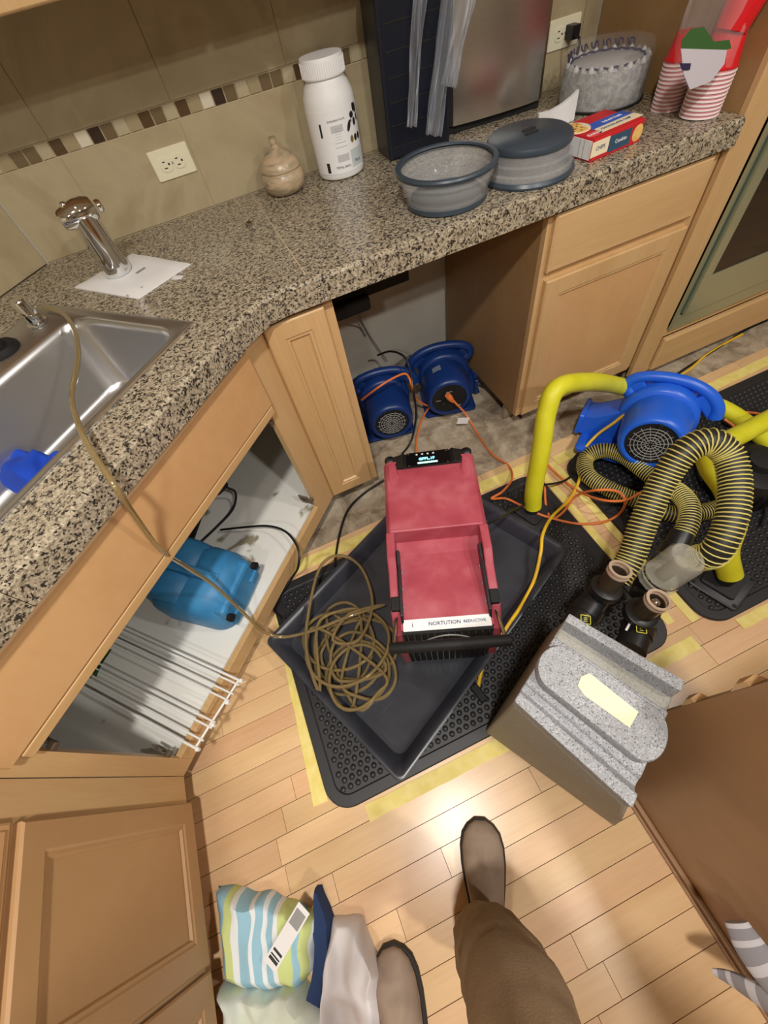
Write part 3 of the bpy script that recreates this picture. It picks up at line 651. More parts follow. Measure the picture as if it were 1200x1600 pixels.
for x, y, r in ((-.075, .038, .021), (-.050, .040, .020), (-.060, .012, .021), (-.078, .018, .016)):
    c = mk('cookie_print', xf(lathe([(.001, 0), (r, 0), (r * .9, .0012), (.001, .0016)], 18), T(x, y, ch_ + .001)), M['cookie'], ck, world=False)
    mk('chip_print', join(*[xf(lathe([(.001, 0), (.0035, 0), (.001, .0006)], 6), T(x + r * .5 * math.cos(a), y + r * .5 * math.sin(a), ch_ + .0024)) for a in (.3, 2.2, 4.4)]), M['choc'], c, world=False)
mk('cookie_print', xf(lathe([(.001, 0), (.018, 0), (.001, .001)], 18), T(.070, -cw_ / 2, .022, PI / 2)), M['cookie'], ck, world=False)
mk('badge', xf(loft([[(x, y, z) for x, y in [(.024 * math.cos(t), .013 * math.sin(t)) for t in [k * PI / 10 for k in range(20)]]] for z in (0, .0007)]), T(-.060, -.040, ch_)), mat('badge_red', srgb(226, 92, 92), .4), ck, world=False)
fontmesh('lettering', 'Cookies', .013, M['white'], ck, T(-.060, -.040, ch_ + .0012))
fontmesh('lettering', 'CHOCOLATE CHIP', .012, M['pkg_navy'], ck, T(.020, -.034, ch_ + .0010))
fontmesh('lettering', 'baked fresh', .014, M['white'], ck, T(.040, .001, ch_ + .0010))
fontmesh('lettering', 'CHIPS', .012, M['pkg_navy'], ck, T(-.060, -cw_ / 2 - .0012, .026, PI / 2))
fontmesh('lettering', 'Cookies', .012, M['white'], ck, T(.010, -cw_ / 2 - .0012, .024, PI / 2))

# stainless appliance with dark base, next to a dark bag-wrapped machine
ap = thing('countertop_appliance', 'tall countertop appliance with brushed stainless front standing against the backsplash', 'appliance', m=Matrix.Translation((.995, 1.585, CT)) @ Matrix.Rotation(-.085, 4, 'Z'))
mk('housing', box(-.165, .165, -.020, .055, .0, .40), M['matte_black'], ap, bevel=.006, world=False)
pr = [(-.165, -.022), (-.165, -.030), (-.150, -.042), (-.08, -.049), (0, -.051), (.08, -.049), (.150, -.042), (.165, -.030), (.165, -.022)]
mk('front_panel', loft([[(x, y, z) for x, y in pr] for z in (.022, .335)]), M['steel'], ap, smooth=30, world=False)
mk('base', box(-.160, .160, -.030, .0, 0, .020), M['matte_black'], ap, bevel=.003, world=False)
mk('handle', join(tube([(-.120, -.085, .345), (.120, -.085, .345)], .010, 14, smooth=2), xf(box(-.125, -.105, -.09, -.04, .335, .355), I), box(.105, .125, -.09, -.04, .335, .355)), M['chrome'], ap, smooth=True, world=False)
mk('top_band', box(-.165, .165, -.045, -.021, .336, .40), M['black_glass'], ap, bevel=.003, world=False)
bx = thing('wrapped_machine', 'dark navy boxy machine wrapped in creased clear plastic beside the white bottle', 'machine', m=Matrix.Translation((.700, 1.560, CT)) @ Matrix.Rotation(-.05, 4, 'Z'))
nv = mat('navy_plastic', srgb(20, 25, 38), .3)
mk('housing', box(-.10, .105, -.050, .075, 0, .34), nv, bx, bevel=.008, world=False)
mk('vent_bars', join(*[box(-.085, .09, -.052, -.049, .03 + k * .05, .034 + k * .05) for k in range(6)]), M['matte_black'], bx, world=False)
def crumple(name, c, sz, parent, seed, res=22, amp=.012, matn='film', m=Matrix.Identity(4)):
    rg = random.Random(seed); from mathutils import noise
    V = []; F = []
    for i in range(res + 1):
        for j in range(res + 1):
            u, v = i / res - .5, j / res - .5
            n1 = noise.noise(Vector((u * 4 + seed, v * 1.2, seed))); n2 = noise.noise(Vector((u * 10 + seed, v * 3, seed + 4)))
            V.append(tuple(m @ Vector((c[0] + u * sz[0] + .01 * n1, c[1] + sz[1] * (.5 * math.cos(u * 2.6)) + amp * 2 * n1 + amp * n2, c[2] + v * sz[2]))))
    for i in range(res):
        for j in range(res):
            a = i * (res + 1) + j; F.append((a, a + 1, a + res + 2, a + res + 1))
    o = mk(name, (V, F), M[matn], parent, smooth=60, world=False)
    s = o.modifiers.new('thick', 'SOLIDIFY'); s.thickness = .0006
    return o
crumple('plastic_wrap', (.02, -.075, .22), (.05, -.03, .34), bx, 5, m=T(ry=.25), matn='fold', amp=.02)
crumple('plastic_wrap', (-.05, -.075, .20), (.03, -.02, .26), bx, 15, m=T(ry=.2), matn='fold', amp=.02)
crumple('plastic_wrap', (.02, -.10, .27), (.04, -.05, .22), bx, 9, m=T(rz=0, ry=.35), matn='fold', amp=.02)

# white paper cup leaning behind the lid
cdp = [(1.052, 1.398, 1), (1.075, 1.372, 1.2), (1.100, 1.356, 1.6), (1.125, 1.350, 2), (1.150, 1.354, 2.3)]
tag(mk('paper_card', loft([[(x, y, CT), (x, y, CT + .029 * h), (x + .003, y + .012, CT + .029 * h), (x, y + .0015, CT)] for x, y, h in cdp]), M['white'], smooth=30), 'curled blank white card standing behind the slate lidded container', 'card')

# cake
kk = thing('birthday_cake', 'round grey-white frosted cake with purple piping in a clear dome', 'cake', (1.298, 1.428, CT))
mk('cake_board', lathe([(.001, 0), (.126, 0), (.128, .004), (.125, .007), (.001, .007)], 48), M['black_plastic'], kk, smooth=True, world=False)
mk('cake_body', lathe([(.122, .007), (.123, .02), (.123, .080), (.120, .088), (.001, .089)], 64), M['cake_side'], kk, smooth=True, world=False)
mk('cake_icing', lathe([(.117, .088), (.113, .0905), (.001, .0905)], 48), M['cake_top'], kk, smooth=True, world=False)
for k in range(26):
    a = 2 * PI * k / 26
    mk('piped_swirl', xf(lathe([(.001, 0), (.009, 0), (.009, .005), (.005, .011), (.001, .014)], 10), T(.111 * math.cos(a), .111 * math.sin(a), .088)), M['cake_top'] if k % 2 else M['cake_side'], kk, smooth=True, world=False)
for k in range(9):
    a = D(18 + k * 18)
    P = [(.113 * math.cos(a + D(w)) * s, .113 * math.sin(a + D(w)) * s, .102 + h) for w, s, h in ((-7, 1, 0), (-4, 1.02, .010), (1, .96, .010), (-1, .98, -.002), (4, 1.0, .002), (6, 1.0, .012))]
    mk('piped_ribbon', tube(P, .0022, 6, smooth=5), M['purple'], kk, smooth=True, world=False)
mk('piped_ring', tube([(.102 * math.cos(2 * PI * k / 40), .102 * math.sin(2 * PI * k / 40), .0925 + .003 * (k % 2)) for k in range(40)], .0022, 6, True, smooth=2), M['purple'], kk, smooth=True, world=False)
mk('dome', lathe([(.1265, .006), (.1275, .10), (.122, .124), (.110, .130), (.001, .132)], 56, False, True), M['film'], kk, smooth=True, world=False)

# paper cup stacks, red cups and the bag round them
def cupstack(loc, n, lab_, r0=.030, r1=.041, h=.085, step=.0085, tilt=(0, 0)):
    o = thing('cup_stack', lab_, 'cups', m=Matrix.Translation(loc) @ Matrix.Rotation(tilt[0], 4, 'X') @ Matrix.Rotation(tilt[1], 4, 'Y'), group='paper cup stacks')
    first = None
    for k in range(n):
        z = k * step
        # cups stand mouth down: wide rim below, narrow base above
        if k < n - 1:
            g = lathe([(r1 - .001, z + .0005), (r1 + .0015, z + .001), (r1 + .0015, z + .0035), (r1 - .0005, z + .0045), (r1 - .0012, z + step)], 28, False, False)
            c = mk('paper_cup', g, None, o, smooth=True, world=False, mats=[M['cup_white'], M['cup_pink']])
            for p in c.data.polygons: p.material_index = 1 if p.center.z > z + .0045 else 0
        else:
            mk('paper_cup', lathe([(r1 - .001, z), (r1 + .0015, z + .001), (r1 + .0015, z + .0035), (r1 - .001, z + .0045), (r0, z + h), (.001, z + h - .004)], 28), M['cup_red'], o, smooth=True, world=False)
    return o
cupstack((1.372, 1.108, CT), 12, 'taller red-topped stack of pink and white striped paper cups at the counter end', r1=.048, r0=.034, tilt=(0, .03))
cupstack((1.362, 1.215, CT), 13, 'pink and white striped paper cup stack behind the taller one, beside the cake', r1=.040, r0=.028, h=.05, step=.0085, tilt=(0, -.03))
rc = thing('red_cup', 'glossy red plastic cup lying across the paper cup stacks in the clear bag', 'cup', m=Matrix.Translation((1.375, 1.100, CT + .190)) @ Matrix.Rotation(.30, 4, 'Y') @ Matrix.Scale(1.15, 4))
mk('cup_body', lathe([(.001, -.03), (.032, -.03), (.036, .0), (.040, .03), (.0405, .034), (.045, .085), (.047, .087), (.047, .091), (.043, .091)], 32), M['cup_red'], rc, smooth=True, world=False)
bg2 = thing('plastic_bag', 'clear plastic bag with green and white print bunched round the cups', 'bag', (1.36, 1.13, CT))
def bag(r0, r1, z0, z1, seed, n=40, m_=10, cx=0, cy=0, gap=0):
    from mathutils import noise
    rings = []
    for j in range(m_ + 1):
        z = z0 + (z1 - z0) * j / m_; r = r0 + (r1 - r0) * (j / m_) ** .7
        rings.append([((r + .010 * noise.noise(Vector((4 * math.cos(a), 4 * math.sin(a), z * 9 + seed)))) * math.cos(a) * 1.0 + cx, (r + .012 * noise.noise(Vector((4 * math.cos(a), 4 * math.sin(a), z * 9 + seed)))) * math.sin(a) * 1.55 + cy, z) for a in [2 * PI * k / n for k in range(n)]])
    return loft(rings, False, False)
o = mk('bag_film', bag(.058, .055, .10, .33, 2, cx=.008, cy=.02), M['bag_clear'], bg2, smooth=60, world=False)

def poly3(P, th=.0012):
    a = [Vector(p) for p in P]; n = (a[1] - a[0]).cross(a[2] - a[0]).normalized() * th
    return loft([[p for p in a], [p + n for p in a]])
mk('green_print', poly3([(1.1666, 1.0450, 1.0729), (1.1543, 1.0450, 1.1013), (1.1713, 1.0450, 1.1145), (1.2089, 1.0450, 1.1104), (1.2577, 1.0450, 1.0786), (1.3061, 1.0450, 1.0725), (1.3240, 1.0450, 1.0545), (1.2578, 1.0450, 1.0612)]), M['green'], bg2)
mk('white_print', poly3([(1.1568, 1.0430, 1.0872), (1.3079, 1.0430, 1.0557), (1.3174, 1.0430, 1.0303), (1.2917, 1.0430, 1.0044), (1.2301, 1.0430, 1.0036), (1.1905, 1.0430, 1.0398)]), mat('bag_grey', srgb(206, 200, 210), .4), bg2)
mk('purple_print', poly3([(1.1651, 1.0410, 1.0622), (1.2023, 1.0410, 1.0547), (1.2051, 1.0410, 1.0435), (1.1806, 1.0410, 1.0474)]), M['purple'], bg2)


# ================================================================ FLOOR EQUIPMENT
def mat_slab(name, x0, x1, y0, y1, label, skip=None):
    o = thing(name, label, 'mat', ((x0 + x1) / 2, (y0 + y1) / 2, 0), group='drying mats')
    cx, cy, w, d = (x0 + x1) / 2, (y0 + y1) / 2, x1 - x0, y1 - y0
    rg = [[(x, y, z) for x, y in rrect(w - 2 * i, d - 2 * i, .075 - i, 8, cx, cy)] for i, z in ((0, .0005), (0, .008), (.003, .011), (.030, .011), (.034, .0075))]
    mk('mat_border', loft(rg), M['black_rubber'], o, smooth=30)
    V = []; F = []; p = .0235; n = 8; row = 0; y = y0 + .05
    while y < y1 - .045:
        x = x0 + .05 + (p / 2 if row % 2 else 0)
        while x < x1 - .045:
            ok = not (skip and skip(x, y))
            if ok:
                b = len(V)
                for r, z in ((.0088, .0074), (.0078, .0105), (.0050, .0128)):
                    V += [(x + r * math.cos(2 * PI * k / n), y + r * math.sin(2 * PI * k / n), z) for k in range(n)]
                V.append((x, y, .0133))
                for q in range(2):
                    for k in range(n): F.append((b + q * n + k, b + q * n + (k + 1) % n, b + (q + 1) * n + (k + 1) % n, b + (q + 1) * n + k))
                for k in range(n): F.append((b + 2 * n + k, b + 2 * n + (k + 1) % n, b + 3 * n))
            x += p
        y += p * .866; row += 1
    s = mk('rubber_studs', (V, F), M['black_rubber'], o, smooth=60); s['kind'] = 'stuff'
    return o
m1 = mat_slab('drying_mat', -.362, .800, .040, .792, 'studded black rubber drying mat under the red dehumidifier tray, taped to the floor')
m2 = mat_slab('drying_mat', .905, 2.05, .022, .776, 'studded black rubber drying mat at the right under the bright blue air mover')
# tapes
def tape(pts, w, label, seed=0):
    rg = random.Random(seed); P = [Vector((p[0], p[1], 0)) for p in pts]; L_, R_ = [], []
    n = 14; Q = []
    for a, b in zip(P, P[1:]):
        for k in range(n): Q.append(a.lerp(b, k / n))
    Q.append(P[-1])
    for i, q in enumerate(Q):
        t = (Q[min(i + 1, len(Q) - 1)] - Q[max(i - 1, 0)]).normalized(); s = Vector((-t.y, t.x, 0))
        a, b = w / 2 + rg.uniform(-.0015, .0015), w / 2 + rg.uniform(-.0015, .0015)
        L_.append(q + s * a); R_.append(q - s * b)
    rings = [[(l.x, l.y, .0006), (l.x, l.y, .0019 + rg.uniform(0, .0008)), (r.x, r.y, .0019 + rg.uniform(0, .0008)), (r.x, r.y, .0006)] for l, r in zip(L_, R_)]
    return tag(mk('masking_tape', loft(rings), M['tape'], None, group) if 0 else mk('masking_tape', loft(rings), M['tape']), label, 'tape', 'masking tape strips round the mats')
tape([(-.338, .815), (-.385, .085)], .045, 'yellow masking tape strip along the left edge of the big drying mat', 1)
tape([(-.268, .012), (.62, .004)], .040, 'yellow masking tape strip along the front edge of the big drying mat', 2)
tape([(.640, .010), (.840, .010)], .040, 'short yellow masking tape piece beyond the grey speckled unit', 3)
tape([(.822, .810), (.817, .085)], .028, 'yellow masking tape strip in the gap, along the left mat', 4)
tape([(.888, .800), (.888, .060)], .030, 'yellow masking tape strip in the gap, along the right mat', 5)
tape([(.905, .800), (2.05, .822)], .045, 'yellow masking tape strip behind the right drying mat', 6)
tape([(-.335, .845), (.86, .826)], .050, 'yellow masking tape strip behind the big drying mat, by the subfloor', 7)
tape([(.875, .115), (.955, .105)], .0, 'x', 8) if 0 else None
tape([(.99, -.002), (1.35, -.006)], .034, 'yellow masking tape strip at the front edge of the right drying mat', 9)
# flanges on the mats
def flange(x, y, rz, label):
    o = thing('hose_flange', label, 'flange', (x, y, .0128), rz)
    mk('flange_plate', loft([[(a, b, z) for a, b in rrect(w, w, .014, 4)] for w, z in ((.150, 0), (.150, .005), (.142, .008))]), M['black_rubber'], o, world=False, smooth=30)
    mk('raised_step', loft([[(a, b, z) for a, b in rrect(w, w, .012, 4)] for w, z in ((.104, .007), (.100, .016))]), M['black_rubber'], o, world=False, smooth=30)
    for sx in (-1, 1):
        for sy in (-1, 1):
            mk('screw', xf(lathe([(.001, 0), (.006, 0), (.005, .003), (.001, .003)], 12), T(sx * .061, sy * .061, .008)), M['black_plastic'], o, world=False)
    mk('spigot', lathe([(.027, .015), (.027, .050), (.0, .050)], 24), M['black_plastic'], o, world=False, smooth=True)
    return o
flange(.675, .632, .35, 'black plastic hose flange on the left mat under the tall yellow hose')
flange(1.045, .125, .35, 'black plastic hose flange on the right mat under the short yellow hose')

# --- drip tray
TR = Matrix.Translation((-.145, .04, .0137)) @ Matrix.Rotation(math.atan2(.381, .812), 4, 'Z')
tw, td = .897, .596
tr = thing('drip_tray', 'large rectangular black plastic tray holding the red dehumidifier and coiled tube', 'tray', m=TR.copy())
def trr(i, z, r=.025): return [(x, y, z) for x, y in rrect(tw - 2 * i, td - 2 * i, max(r, .008), 5, tw / 2, td / 2)]
mk('tray_shell', loft([trr(.022, 0, .03), trr(.0, .050, .02), trr(-.004, .055, .02), trr(-.004, .061, .02), trr(.002, .063, .02), trr(.010, .060, .02), trr(.022, .048, .02), trr(.040, .008, .03), trr(.055, .0045, .035)]), M['tray_plastic'], tr, world=False, smooth=40)
def groove(x0, x1, y0, y1, w=.002): return join(box(x0, x1, y0, y0 + w, .004, .0058), box(x0, x1, y1 - w, y1, .004, .0058), box(x0, x0 + w, y0, y1, .004, .0058), box(x1 - w, x1, y0, y1, .004, .0058))
mk('moulded_frame', groove(.09, .16, .16, .44), M['tray_plastic'], tr, world=False)
mk('moulded_frame', groove(.26, .285, .235, .30), M['tray_plastic'], tr, world=False)
fontmesh('embossed_letters', 'VENTS', .075, M['tray_plastic'], tr, T(.128, .30, .0052, 0, 0, PI / 2), ext=.0008)

# --- red dehumidifier
e1 = Vector((-.21, -.535)).normalized(); ang = math.atan2(e1.y, e1.x) + PI / 2    # local -y points to the near end
DM = Matrix.Translation((.230, .530, .019)) @ Matrix.Rotation(ang, 4, 'Z')
dh = thing('dehumidifier', 'red rotomoulded dehumidifier with lit display and black handle bar in the tray', 'dehumidifier', m=DM)
HT = .381; W2 = .143
def shell(y0, y1, z0, z1, w0, w1=None, r=.012):
    return None
# body: side cheeks + far block + recessed bed
prof_far = [(-W2 + .004, 0), (-W2, .02), (-W2, HT - .015), (-W2 + .012, HT), (W2 - .012, HT), (W2, HT - .015), (W2, .02), (W2 - .004, 0)]
mk('upper_housing', loft([[(x, y, z - dz) for x, z in prof_far] for y, dz in ((.002, 0), (.235, 0), (.262, .0))]), M['red_plastic'], dh, world=False, bevel=.004)
mk('rear_housing', join(box(-W2 + .003, W2 - .003, .262, .305, .0, HT - .05)), M['red_plastic'], dh, world=False, bevel=.008)
for s in (-1, 1):
    ck_ = [(y, z) for y, z in ((.003, 0), (.003, HT), (-.075, HT - .002), (-.11, HT - .028), (-.215, HT - .045), (-.262, HT - .10), (-.275, HT - .19), (-.270, .0))]
    mk('side_cheek', loft([[(s * x, y, z) for y, z in ck_] for x in (W2 - .024, W2)]), M['red_plastic'], dh, world=False, bevel=.004)
    mk('side_bracket', loft([[(s * x, y, z) for y, z in ((-.04, HT - .04), (-.05, HT - .012), (-.09, HT - .02), (-.23, HT - .035), (-.28, HT - .10), (-.28, HT - .16), (-.20, HT - .12))] for x in (W2 - .033, W2 - .026)]), M['black_plastic'], dh, world=False, bevel=.001)
    for k in range(3):
        mk('slot_hole', xf(lathe([(.001, 0), (.006, 0), (.006, .0015), (.001, .0015)], 14), T(s * (W2 - .033) - s * .0016, -.10 - k * .05, HT - .055, 0, s * PI / 2 * -1)), M['grille_grey'], dh, world=False)
    mk('latch', box(min(s * (W2 - .002), s * (W2 - .026)), max(s * (W2 - .002), s * (W2 - .026)), -.215, -.178, HT - .075, HT - .028), M['matte_black'], dh, world=False, bevel=.003)
    mk('handle_arm', tube([(s * (W2 - .020), -.18, HT - .075), (s * (W2 - .010), -.25, HT - .050), (s * (W2 - .006), -.305, HT - .035)], .0045, 8), M['steel'], dh, world=False, smooth=True)
mk('recess_bed', loft([[(-W2 + .024, y, z), (W2 - .024, y, z), (W2 - .024, y, 0), (-W2 + .024, y, 0)] for y, z in ((.002, HT - .065), (-.04, HT - .070), (-.235, HT - .055), (-.262, HT - .057))]), M['red_plastic'], dh, world=False)
mk('label_strip', join(loft([[(-W2 + .030, y, z), (W2 - .030, y, z), (W2 - .030, y, z - .002), (-W2 + .030, y, z - .002)] for y, z in ((-.236, HT - .0525), (-.266, HT - .0545))])), M['white'], dh, world=False)
fontmesh('lettering', 'NORTUTION', .014, M['navy_cloth'], dh, T(-.005, -.251, HT - .0520))
fontmesh('lettering', 'REDUCTIVE', .011, M['navy_cloth'], dh, T(.072, -.251, HT - .0520))
fontmesh('lettering', 'i', .018, M['black_plastic'], dh, T(-.088, -.251, HT - .0520))
gr = mk('front_grille', box(-W2 + .026, W2 - .026, -.272, -.262, .03, HT - .062), M['matte_black'], dh, world=False)
for k in range(13):
    x = -.105 + k * .0175
    mk('grille_bar', box(x, x + .003, -.277, -.272, .04, HT - .070), M['black_plastic'], gr, world=False)
mk('grille_arc', tube([(-.10, -.277, .20), (-.05, -.278, .285), (0, -.278, .312), (.05, -.278, .285), (.10, -.277, .20)], .002, 6), M['grille_grey'], gr, world=False, smooth=True)
mk('handle_bar', xf(lathe([(.001, -.148), (.012, -.148), (.014, -.145), (.014, .145), (.012, .148), (.001, .148)], 20), T(0, -.312, HT - .030, 0, PI / 2)), M['matte_black'], dh, world=False, smooth=True)
mk('front_skirt', box(-W2 + .01, W2 - .01, -.268, -.255, .0, .05), M['matte_black'], dh, world=False, bevel=.004)
for sx in (-1, 1):
    for y in (-.24, .27):
        mk('foot', xf(lathe([(.001, -.0), (.014, -.0), (.016, .012), (.001, .014)], 14), T(sx * .11, y, 0)), M['black_rubber'], dh, world=False)
# console
mk('console', join(loft([[(-.112, y, z), (-.085, y, z + .008), (-.078, y, z + .012), (-.066, y, z + .004), (.066, y, z + .004), (.078, y, z + .014), (.085, y, z + .010), (.112, y, z), (.112, y, z - .06), (-.112, y, z - .06)] for y, z in ((.225, HT - .0), (.285, HT - .006), (.298, HT - .03))])), M['black_plastic'], dh, world=False, bevel=.003)
for s in (-1, 1):
    mk('console_corner', xf(lathe([(.001, 0), (.017, 0), (.017, .010), (.011, .016), (.001, .018)], 18), T(s * .122, .275, HT - .018)), M['black_plastic'], dh, world=False, smooth=True)
    mk('moulded_ridge', loft([[(s * .128, .245, HT - .002), (s * .100, .245, HT - .002), (s * .090, .20, HT - .002), (s * .108, .150, HT - .002), (s * .128, .185, HT - .002)], [(s * .126, .243, HT + .009), (s * .106, .242, HT + .009), (s * .100, .205, HT + .005), (s * .112, .172, HT + .001), (s * .124, .19, HT + .004)]]), M['red_plastic'], dh, world=False, bevel=.002)
dsp = mk('display_panel', loft([[(-.066, y, z + .005), (.066, y, z + .005), (.066, y, z + .003), (-.066, y, z + .003)] for y, z in ((.226, HT + .0025), (.286, HT - .003))]), M['black_glass'], dh, world=False)
tilt = -math.atan2(.0055, .060)
cy_ = mat('display_cyan', (.02, .05, .06, 1), .5, Emission_Color=(.25, .85, 1, 1), Emission_Strength=2.6)
gn_ = mat('display_green', (.02, .05, .04, 1), .5, Emission_Color=(.35, 1, .75, 1), Emission_Strength=2.6)
fontmesh('display_text', 'GPPL.1F', .0145, cy_, dsp, T(-.004, .253, HT + .0066, tilt), bold=.0004)
mk('display_bar', xf(box(-.031, .031, -.003, .003, 0, .0006), T(-.002, .2375, HT + .0070, tilt)), gn_, dsp, world=False)
for k in range(4): mk('indicator_light', xf(lathe([(.001, 0), (.0035, 0), (.001, .0008)], 12), T(-.034 + k * .0175, .275, HT + .0040, tilt)), M['white'], dsp, world=False)
for x in (-.060, .060):
    for y in (.231, .281): mk('screw', xf(lathe([(.001, 0), (.0026, 0), (.001, .001)], 10), T(x, y, HT + (.007 if y < .25 else .0026), tilt)), M['chrome'], dsp, world=False)

# --- coiled clear brown tube, running up over the worktop into the sink
rg = random.Random(5); cc = []
def loop(cx, cy, rx, ry, rot, z0, z1, a0, turns, n=9):
    out = []; N = int(n * turns)
    for k in range(N):
        a = a0 + 2 * PI * k / n; f = k / N
        x, y = rx * math.cos(a) * (1 + .05 * math.sin(a * 1.7 + cx * 50)), ry * math.sin(a)
        out.append((cx + x * math.cos(rot) - y * math.sin(rot), cy + x * math.sin(rot) + y * math.cos(rot), z0 + (z1 - z0) * f))
    return out
for i, (lx, ly, ra_, rb_, ro, st_) in enumerate(((-.150, .430, .140, .112, .5, 1.0), (-.165, .470, .140, .100, 1.3, .5), (-.120, .430, .135, .095, -.3, 2.5), (-.150, .360, .100, .098, .2, 4.0), (-.175, .480, .120, .095, -.6, 1.0), (-.125, .370, .085, .120, .4, 3.0), (-.155, .345, .095, .085, .9, 5.0), (-.150, .440, .140, .118, .1, 2.0))):
    cc += loop(lx, ly, ra_, rb_, ro, .026 + i * .0095, .033 + i * .0095, st_, 1.15)
coil_end = [(-0.2743, 0.3488, 0.0900), (-0.2728, 0.4946, 0.1000), (-0.1989, 0.6443, 0.1200), (-0.1287, 0.7326, 0.1300), (-0.0569, 0.7406, 0.1200), (-0.0063, 0.6637, 0.1100), (-0.0222, 0.5252, 0.1050), (-0.1078, 0.4372, 0.1050), (-0.1833, 0.4717, 0.1100), (-0.1062, 0.5278, 0.1100), (0.0129, 0.5099, 0.1000)]
run_up = [(-0.1193, 0.5204, 0.1150), (-0.2326, 0.5314, 0.1050), (-0.3281, 0.5538, 0.1050), (-0.3800, 0.5862, 0.1400), (-0.3954, 0.6237, 0.2200), (-0.4024, 0.6575, 0.4000), (-0.4024, 0.6461, 0.5500), (-0.3791, 0.6015, 0.7000), (-0.3422, 0.5795, 0.8400), (-0.3214, 0.5759, 0.9200), (-0.3462, 0.6627, 0.9450), (-0.3666, 0.7499, 0.9500), (-0.3773, 0.8370, 0.9500), (-0.3725, 0.9692, 0.9450), (-0.3850, 1.0958, 0.9400), (-0.4137, 1.2036, 0.9350), (-0.4519, 1.2790, 0.9300), (-0.4841, 1.3178, 0.9280)]
tag(mk('drain_tube', tube(cc + coil_end + run_up, .0055, 9, smooth=5), M['tube_coil'], smooth=True), 'long clear brownish tube coiled in the tray, rising over the worktop edge to the sink', 'tube')

